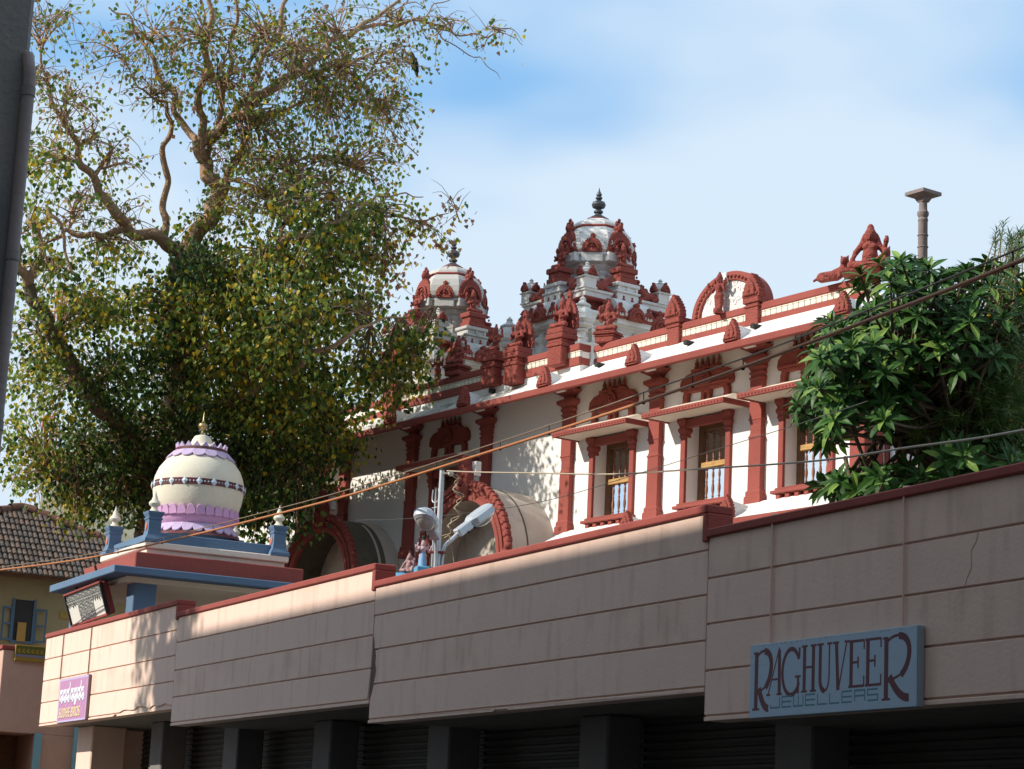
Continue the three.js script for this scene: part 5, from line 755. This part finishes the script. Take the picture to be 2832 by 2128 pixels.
  // foliage masses: centre and radii in photo pixels, metres away, leaves, tone
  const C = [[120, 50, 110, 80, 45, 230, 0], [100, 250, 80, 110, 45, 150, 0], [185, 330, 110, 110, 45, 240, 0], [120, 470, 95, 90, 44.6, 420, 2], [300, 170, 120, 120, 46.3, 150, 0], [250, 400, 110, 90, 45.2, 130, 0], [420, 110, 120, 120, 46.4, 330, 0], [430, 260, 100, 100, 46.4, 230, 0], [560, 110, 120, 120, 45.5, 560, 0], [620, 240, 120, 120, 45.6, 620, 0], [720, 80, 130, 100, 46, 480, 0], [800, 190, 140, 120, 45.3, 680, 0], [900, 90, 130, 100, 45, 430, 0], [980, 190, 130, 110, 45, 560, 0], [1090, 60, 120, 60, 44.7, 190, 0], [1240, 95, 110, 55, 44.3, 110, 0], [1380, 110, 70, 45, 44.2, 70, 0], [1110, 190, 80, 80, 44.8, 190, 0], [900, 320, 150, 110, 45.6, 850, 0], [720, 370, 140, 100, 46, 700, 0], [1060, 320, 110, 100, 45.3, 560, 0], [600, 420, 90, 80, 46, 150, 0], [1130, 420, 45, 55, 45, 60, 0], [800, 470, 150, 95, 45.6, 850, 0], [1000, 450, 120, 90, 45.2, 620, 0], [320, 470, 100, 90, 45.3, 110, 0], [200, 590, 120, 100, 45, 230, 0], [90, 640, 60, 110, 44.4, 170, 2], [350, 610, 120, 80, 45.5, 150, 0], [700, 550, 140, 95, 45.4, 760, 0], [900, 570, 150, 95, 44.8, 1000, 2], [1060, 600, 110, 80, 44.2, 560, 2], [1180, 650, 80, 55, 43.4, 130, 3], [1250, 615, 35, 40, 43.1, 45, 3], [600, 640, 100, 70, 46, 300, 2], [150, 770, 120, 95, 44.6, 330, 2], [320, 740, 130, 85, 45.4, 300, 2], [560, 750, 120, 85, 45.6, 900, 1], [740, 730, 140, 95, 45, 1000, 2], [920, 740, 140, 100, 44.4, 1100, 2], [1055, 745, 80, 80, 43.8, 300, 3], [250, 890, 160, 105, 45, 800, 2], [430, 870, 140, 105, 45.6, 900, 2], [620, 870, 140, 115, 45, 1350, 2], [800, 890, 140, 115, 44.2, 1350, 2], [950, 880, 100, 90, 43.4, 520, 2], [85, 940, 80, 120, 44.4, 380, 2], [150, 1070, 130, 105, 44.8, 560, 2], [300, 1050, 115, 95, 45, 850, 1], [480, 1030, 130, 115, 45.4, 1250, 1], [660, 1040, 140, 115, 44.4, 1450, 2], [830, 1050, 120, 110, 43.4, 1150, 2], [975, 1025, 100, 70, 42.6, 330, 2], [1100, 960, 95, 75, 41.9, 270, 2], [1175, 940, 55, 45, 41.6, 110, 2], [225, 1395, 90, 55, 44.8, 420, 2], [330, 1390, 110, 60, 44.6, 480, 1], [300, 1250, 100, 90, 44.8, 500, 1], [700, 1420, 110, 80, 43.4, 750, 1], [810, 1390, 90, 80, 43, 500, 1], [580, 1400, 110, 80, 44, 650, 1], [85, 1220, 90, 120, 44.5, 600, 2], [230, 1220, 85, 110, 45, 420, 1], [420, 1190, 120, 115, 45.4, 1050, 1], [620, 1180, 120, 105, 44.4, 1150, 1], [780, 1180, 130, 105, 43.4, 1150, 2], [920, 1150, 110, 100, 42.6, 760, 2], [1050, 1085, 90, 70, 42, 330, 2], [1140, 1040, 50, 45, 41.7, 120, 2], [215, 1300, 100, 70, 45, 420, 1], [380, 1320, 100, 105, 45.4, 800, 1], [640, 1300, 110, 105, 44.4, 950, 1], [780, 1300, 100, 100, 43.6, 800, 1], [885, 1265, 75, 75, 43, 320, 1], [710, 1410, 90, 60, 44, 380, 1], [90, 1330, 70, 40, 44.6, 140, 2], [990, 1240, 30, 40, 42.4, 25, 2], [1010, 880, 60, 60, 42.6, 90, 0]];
  const leaves = [], twigs = [];
  for (const [cx, cy, rx, ry, cd, n, tone] of C) {
    const c = loc(pix(cx, cy, cd)); let best = samples[0], bd = 1e9; for (const s of samples) { const d = s[0].distanceToSquared(c); if (d < bd) { bd = d; best = s; } }
    const branch = curve([best[0], best[0].clone().lerp(c, .5).add(V3(rr(-.2, .2), rr(0, .4), rr(-.3, .3))), c.clone().add(V3(rr(-.3, .3), rr(-.2, .3), rr(-.4, .4)))], 8);
    twigs.push(tube(branch, branch.map((_, i) => lerp(Math.min(best[1] * .6, .06), .014, i / 8)), 5, false));
    const depth = cx > 950 && cy > 700 ? .5 : 1.5, per = tone === 0 ? 7 : 15, K = Math.ceil(n * (tone === 0 ? .8 : cy < 700 ? .9 : 1.25) / per);
    for (let t = 0; t < K; t++) {
      const th = rr(0, 6.283), q = Math.pow(rnd(), .55), e = loc(pix(cx + Math.cos(th) * rx * q * 1.08, cy + Math.sin(th) * ry * q * 1.08, cd + rr(-depth, depth)));
      const s = branch[(rnd() * 8) | 0], L = e.distanceTo(s), mid = s.clone().lerp(e, .55).add(V3(rr(-.1, .1), L * .12, rr(-.1, .1))), pth = curve([s, mid, e], 6);
      twigs.push(tube(pth, pth.map((_, i) => lerp(.014, .004, i / 6)), 4, false));
      if (n < 450 || rnd() < .3) for (let z = 0; z < (n > 250 ? 1 : 2); z++) { const s2 = mid.clone().lerp(e, rr(-.3, .8)), e2 = s2.clone().add(V3(rr(-.45, .45), rr(-.5, .4), rr(-.4, .4))), pp = curve([s2, s2.clone().lerp(e2, .5).add(V3(0, rr(-.08, .12), 0)), e2], 4); twigs.push(tube(pp, [.008, .007, .006, .005, .003], 3, false)); }
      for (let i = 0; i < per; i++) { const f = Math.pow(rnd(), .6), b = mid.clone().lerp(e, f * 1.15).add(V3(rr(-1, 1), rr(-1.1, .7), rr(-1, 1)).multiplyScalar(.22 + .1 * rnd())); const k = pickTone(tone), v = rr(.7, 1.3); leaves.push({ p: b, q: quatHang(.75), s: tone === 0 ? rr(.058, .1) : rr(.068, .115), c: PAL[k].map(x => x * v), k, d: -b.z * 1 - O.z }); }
    }
  }
  part('twigs', merge(twigs), bark, T).userData.kind = 'stuff';
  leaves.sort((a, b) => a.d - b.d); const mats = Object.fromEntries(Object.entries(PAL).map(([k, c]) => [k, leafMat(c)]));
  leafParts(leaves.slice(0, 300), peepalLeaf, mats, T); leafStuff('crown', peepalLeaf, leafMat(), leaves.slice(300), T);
}
/* ---------- broad leaved tree and yellow oleander at the right ---------- */
const strap = (() => { const P = [], n = 5, W = [.05, .55, .95, 1, .6, 0], f = (i, s) => { const t = i / n; return [s * W[i] * .15, .18 * t - .34 * t * t + .05 * W[i] * (s ? 1 : 0), t]; }; for (let i = 0; i < n; i++) for (const s of [-1, 1]) { const a = f(i, 0), b = f(i + 1, 0), c = f(i, s), d = f(i + 1, s); s > 0 ? P.push(...a, ...b, ...d, ...a, ...d, ...c) : P.push(...a, ...d, ...b, ...a, ...c, ...d); } const g = new THREE.BufferGeometry(); g.setAttribute('position', new THREE.Float32BufferAttribute(P, 3)); g.computeVertexNormals(); return uvm(g); })();
{
  const b = pix(2560, 1500, 28.5), T = thing('broad_leaved_tree', 'lush tree with whorls of long glossy leaves rising behind the fascia', 'tree', V3(b.x, groundY(b.x, b.z), b.z)), O = T.position, loc = p => p.clone().sub(O);
  const hub = loc(pix(2570, 1180, 28.6)), hub2 = loc(pix(2430, 1380, 28.4));
  part('trunk', tube(curve([V3(0, -.2, 0), V3(.05, 2, 0), loc(pix(2560, 1420, 28.6)), hub], 20), Array.from({ length: 21 }, (_, i) => lerp(.2, .1, i / 20)), 10), barkDark, T);
  const B = [[2480, 790, 110, 75, 12], [2345, 950, 95, 95, 16], [2285, 1070, 70, 100, 15], [2450, 950, 130, 105, 22], [2600, 800, 130, 60, 12], [2740, 810, 100, 80, 12], [2580, 920, 130, 95, 20], [2710, 950, 120, 110, 18], [2400, 1090, 110, 95, 20], [2540, 1050, 110, 75, 14], [2295, 1190, 35, 45, 5], [2500, 740, 30, 25, 2], [2360, 1350, 85, 40, 11], [2480, 1350, 120, 36, 15], [2640, 1290, 130, 55, 20], [2780, 1260, 70, 60, 9], [2240, 1115, 40, 60, 5], [2820, 900, 60, 120, 8]];
  const PL = { a: [.028, .08, .016], b: [.045, .12, .022], c: [.075, .175, .032], d: [.19, .30, .06] }, ks = ['a', 'b', 'b', 'c', 'a', 'b', 'd'];
  const ros = [], stems = [], list = [];
  for (const [cx, cy, rx, ry, n] of B) for (let i = 0; i < n * 1.7; i++) { const th = rr(0, 6.283), q = Math.sqrt(rnd()), d = rr(26.9, 30.2); ros.push([pix(cx + Math.cos(th) * rx * q, cy + Math.sin(th) * ry * q, d), d, cy]); }
  ros.sort((a, b) => a[1] - b[1]);
  const X = V3(0, 0, 0), Q1 = new THREE.Quaternion(), Q2 = new THREE.Quaternion();
  ros.forEach(([p, d, cy]) => {
    const e = loc(p), s = (cy > 1300 ? hub2 : hub).clone().add(V3(rr(-.5, .5), rr(-.3, .9), rr(-.3, .3))), m = s.clone().lerp(e, .6).add(V3(0, -.1, 0)), c = curve([s, m, e], 7); stems.push(tube(c, c.map((_, i) => lerp(.03, .014, i / 7)), 5, false));
    const ax = e.clone().sub(m).normalize().add(V3(0, .75, .1)).normalize(); Q2.setFromUnitVectors(V3(0, 1, 0), ax); const N = 11 + (rnd() * 5 | 0);
    for (let i = 0; i < N; i++) { const az = i * 2.4 + rr(-.2, .2), el = lerp(1.1, -.5, i / N) + rr(-.15, .15); Q1.setFromEuler(new THREE.Euler(-el, az, rr(-.3, .3), 'YXZ')); const k = ks[(rnd() * 7) | 0], v = rr(.75, 1.25); list.push({ p: e.clone().addScaledVector(ax, .02 * (N - i) / N), q: Q2.clone().multiply(Q1), s: lerp(.15, .30, Math.min(1, i / N * 1.8)) * rr(.85, 1.1), c: PL[k].map(x => x * v), k }); }
  });
  part('branches', merge(stems), barkDark, T);
  const mats = Object.fromEntries(Object.entries(PL).map(([k, c]) => [k, leafMat(c, .45, .25)])); mats.mid = mats.b;
  leafParts(list.slice(0, 300), strap, mats, T); leafStuff('crown', strap, leafMat([1, 1, 1], .45, .25), list.slice(300), T);
}
{
  const b = pix(2760, 1500, 29.6), T = thing('yellow_oleander', 'fine leaved shrub tree dotted with small yellow flowers beside the glossy tree', 'tree', V3(b.x, groundY(b.x, b.z), b.z)), O = T.position, loc = p => p.clone().sub(O), hub = loc(pix(2730, 1280, 29.6));
  part('trunk', tube(curve([V3(0, -.2, 0), V3(0, 2, 0), hub], 10), Array.from({ length: 11 }, (_, i) => lerp(.1, .05, i / 10)), 8), barkDark, T);
  const B = [[2710, 1080, 130, 85, 62], [2785, 1180, 75, 95, 42], [2640, 1190, 110, 60, 34], [2550, 1190, 70, 60, 20], [2800, 1010, 60, 120, 34], [2790, 660, 45, 40, 9], [2740, 1280, 80, 70, 24], [2820, 780, 40, 110, 16], [2720, 900, 90, 60, 14]];
  const needle = (() => { const P = [], n = 3, W = [.3, 1, .7, 0], f = (i, s) => { const t = i / n; return [s * W[i] * .055, .1 * t - .3 * t * t, t]; }; for (let i = 0; i < n; i++) P.push(...f(i, -1), ...f(i + 1, -1), ...f(i + 1, 1), ...f(i, -1), ...f(i + 1, 1), ...f(i, 1)); const g = new THREE.BufferGeometry(); g.setAttribute('position', new THREE.Float32BufferAttribute(P, 3)); g.computeVertexNormals(); return uvm(g); })();
  const list = [], stems = [], fl = [], Q1 = new THREE.Quaternion(), Q2 = new THREE.Quaternion();
  for (const [cx, cy, rx, ry, n] of B) for (let i = 0; i < n * 2; i++) {
    const th = rr(0, 6.283), q = Math.sqrt(rnd()), d = rr(27.6, 30.4), e = loc(pix(cx + Math.cos(th) * rx * q, cy + Math.sin(th) * ry * q, d)), s = hub.clone().add(V3(rr(-.4, .4), rr(-.2, 1), rr(-.3, .3))), m = s.clone().lerp(e, .6).add(V3(rr(-.1, .1), .15, 0)), c = curve([s, m, e], 7); stems.push(tube(c, c.map((_, j) => lerp(.016, .005, j / 7)), 4, false));
    const ax = e.clone().sub(m).normalize().add(V3(0, .4, 0)).normalize(); Q2.setFromUnitVectors(V3(0, 1, 0), ax);
    for (let j = 0; j < 30; j++) { const f = j / 30; Q1.setFromEuler(new THREE.Euler(-lerp(.1, 1.0, f) + rr(-.2, .2), j * 2.4, 0, 'YXZ')); const v = rr(.7, 1.4), g = rnd() < .3; list.push({ p: e.clone().addScaledVector(ax, -.2 + f * .24), q: Q2.clone().multiply(Q1), s: rr(.10, .16), c: (g ? [.13, .20, .04] : [.06, .12, .025]).map(x => x * v), k: 'mid' }); }
    if (rnd() < .045) fl.push(e);
  }
  part('branches', merge(stems), bark, T);
  const fg = uvm(lathe([[.005, 0], [.012, .03], [.02, .05], [.04, .07], [.034, .074], [.01, .05]], 8)), fm = new THREE.MeshStandardMaterial({ color: new THREE.Color(.75, .5, .03), roughness: .6 }); for (const e of fl) part('flower', fg, fm, T, [e.x, e.y, e.z], [rr(-.6, .9), 0, rr(-.6, .6)]);
  leafStuff('crown', needle, leafMat([1, 1, 1], .5, .3), list, T);
}
/* ---------- street tree outside the frame whose ragged shade falls on the end shop ---------- */
{
  const b = at(FS, -22.0, 0, 13.2), T = thing('street_tree', 'leafy street tree at the end of the tall beige building', 'tree', V3(b.x, groundY(b.x, b.z), b.z)), dU = FS.d, dN = FS.n;
  part('trunk', tube(curve([V3(0, -.2, 0), V3(.1, 5, 0), V3(-.1, 9, .1), V3(0, 13, 0)], 16), Array.from({ length: 17 }, (_, i) => lerp(.22, .05, i / 16)), 9), barkDark, T);
  const list = [], br = []; for (let k = 0; k < 46; k++) { const c = V3(0, 13.2, 0).addScaledVector(dU, rr(-1.05, 1.6)).addScaledVector(dN, rr(-.8, .8)).add(V3(0, rr(-3.4, 1.1), 0)); br.push(tube([V3(0, Math.min(c.y - .8, 12.5), 0), c], [.04, .01], 4)); for (let i = 0; i < 46; i++) { const v = rr(.7, 1.3); list.push({ p: c.clone().add(V3(rr(-1, 1), rr(-1, 1), rr(-1, 1)).multiplyScalar(.42)), q: quatHang(.9), s: rr(.13, .2), c: PAL.mid.map(x => x * v), k: 'mid' }); } }
  part('branches', merge(br), barkDark, T); leafStuff('crown', peepalLeaf, leafMat(), list, T);
}
/* ---------- crows ---------- */
{
  const cg = field([[0, 0, 0, .055, 0, .1, .04, .065], [0, .1, .04, .05, 0, .19, .08, .036], [0, .195, .09, .036, 0, .195, .1, .032], [0, .19, .12, .014, 0, .18, .165, .005], [0, -.02, -.02, .045, 0, -.15, -.07, .018], [.03, -.02, .03, .009, .03, -.1, .03, .007], [-.03, -.02, .03, .009, -.03, -.1, .03, .007], [.05, .06, .0, .03, .035, -.08, -.06, .015], [-.05, .06, 0, .03, -.035, -.08, -.06, .015]], 36, [-.2, -.19, -.18], [.2, .25, .2], .015);
  const bm = new THREE.MeshStandardMaterial({ color: new THREE.Color(.012, .012, .014), roughness: .5 });
  for (const [x, y, d, r, l] of [[702, 150, 44.6, 1.9, 'black crow perched amid the inner limbs of the peepal tree'], [1147, 185, 44.2, -1.1, 'black crow perched on an outer twig at the crown edge of the peepal']]) { const g = thing('crow', l, 'bird', pix(x, y, d), r, 'crows in the peepal tree'); const m = part('body', cg, bm, g); m.rotation.x = -.1; m.scale.setScalar(1.15); }
}
/* ================= overhead cables ================= */
{
  const cab = (name, label, pts, r, col, off = V3(0, 0, 0)) => { const c = curve(pts.map(p => pix(...p)), 90).map(p => p.clone().add(off)), o = c[0].clone(), g = thing(name, label, 'cable', o); part('strand', tube(c.map(p => p.sub(o)), r, 6), new THREE.MeshStandardMaterial({ color: new THREE.Color(...col), roughness: .6 }), g); return [g, c]; };
  const P = [[3300, 520, 11.5], [2832, 718, 13], [2450, 868, 15], [2113, 995, 17], [1850, 1088, 19], [1600, 1171, 21.5], [1346, 1252, 23.8], [1000, 1360, 26.2], [740, 1429, 29], [463, 1497, 32.3], [236, 1545, 35], [0, 1577, 37.8], [-200, 1600, 40]];
  const [g, c] = cab('overhead_cable', 'thick orange brown overhead cable hung on wire loops before the kiosk dome', P, .014, [.42, .15, .045]);
  const [g2, c2] = cab('overhead_cable', 'thin grey brown carrier wire just above the thick orange cable', P.map((p, i) => [p[0], p[1] - [60, 44, 36, 30, 26, 22, 18, 16, 14, 12, 10, 8, 8][i] * (p[0] > 2000 ? .8 : 1), p[2]]), .0065, [.20, .14, .09]);
  const dk = M.dark, off = g2.position.clone().sub(g.position);
  for (let i = 4; i < 88; i += 4) { const a = c[i], b = c2.reduce((m, p) => { const q = p.clone().add(off); return q.distanceTo(a) < m.distanceTo(a) ? q : m; }, V3(99, 99, 99)); part('hanger', merge(tube([a, b], .005, 4), ball(.014, a.x, a.y - .012, a.z, 1, 6), ball(.008, b.x, b.y, b.z, 1, 6)), dk, g); }
  cab('overhead_cable', 'pale rope like cable running right from the lamp post top', [[1236, 1303, 26.45], [1300, 1306, 25.8], [1480, 1309, 24.2], [1700, 1312, 22.2], [1900, 1300, 20.6], [2280, 1273, 18], [2500, 1240, 16.5], [2700, 1213, 15], [2832, 1190, 14], [3200, 1120, 12]], .0085, [.42, .34, .24]);
  cab('overhead_cable', 'hair thin dark wire slanting across the white window wall', [[985, 1440, 33], [1130, 1435, 32], [1480, 1392, 30], [1800, 1300, 28], [2000, 1238, 26], [2233, 1166, 24], [2400, 1110, 23]], .0045, [.05, .045, .04]);
}
renderer.render(scene, camera);
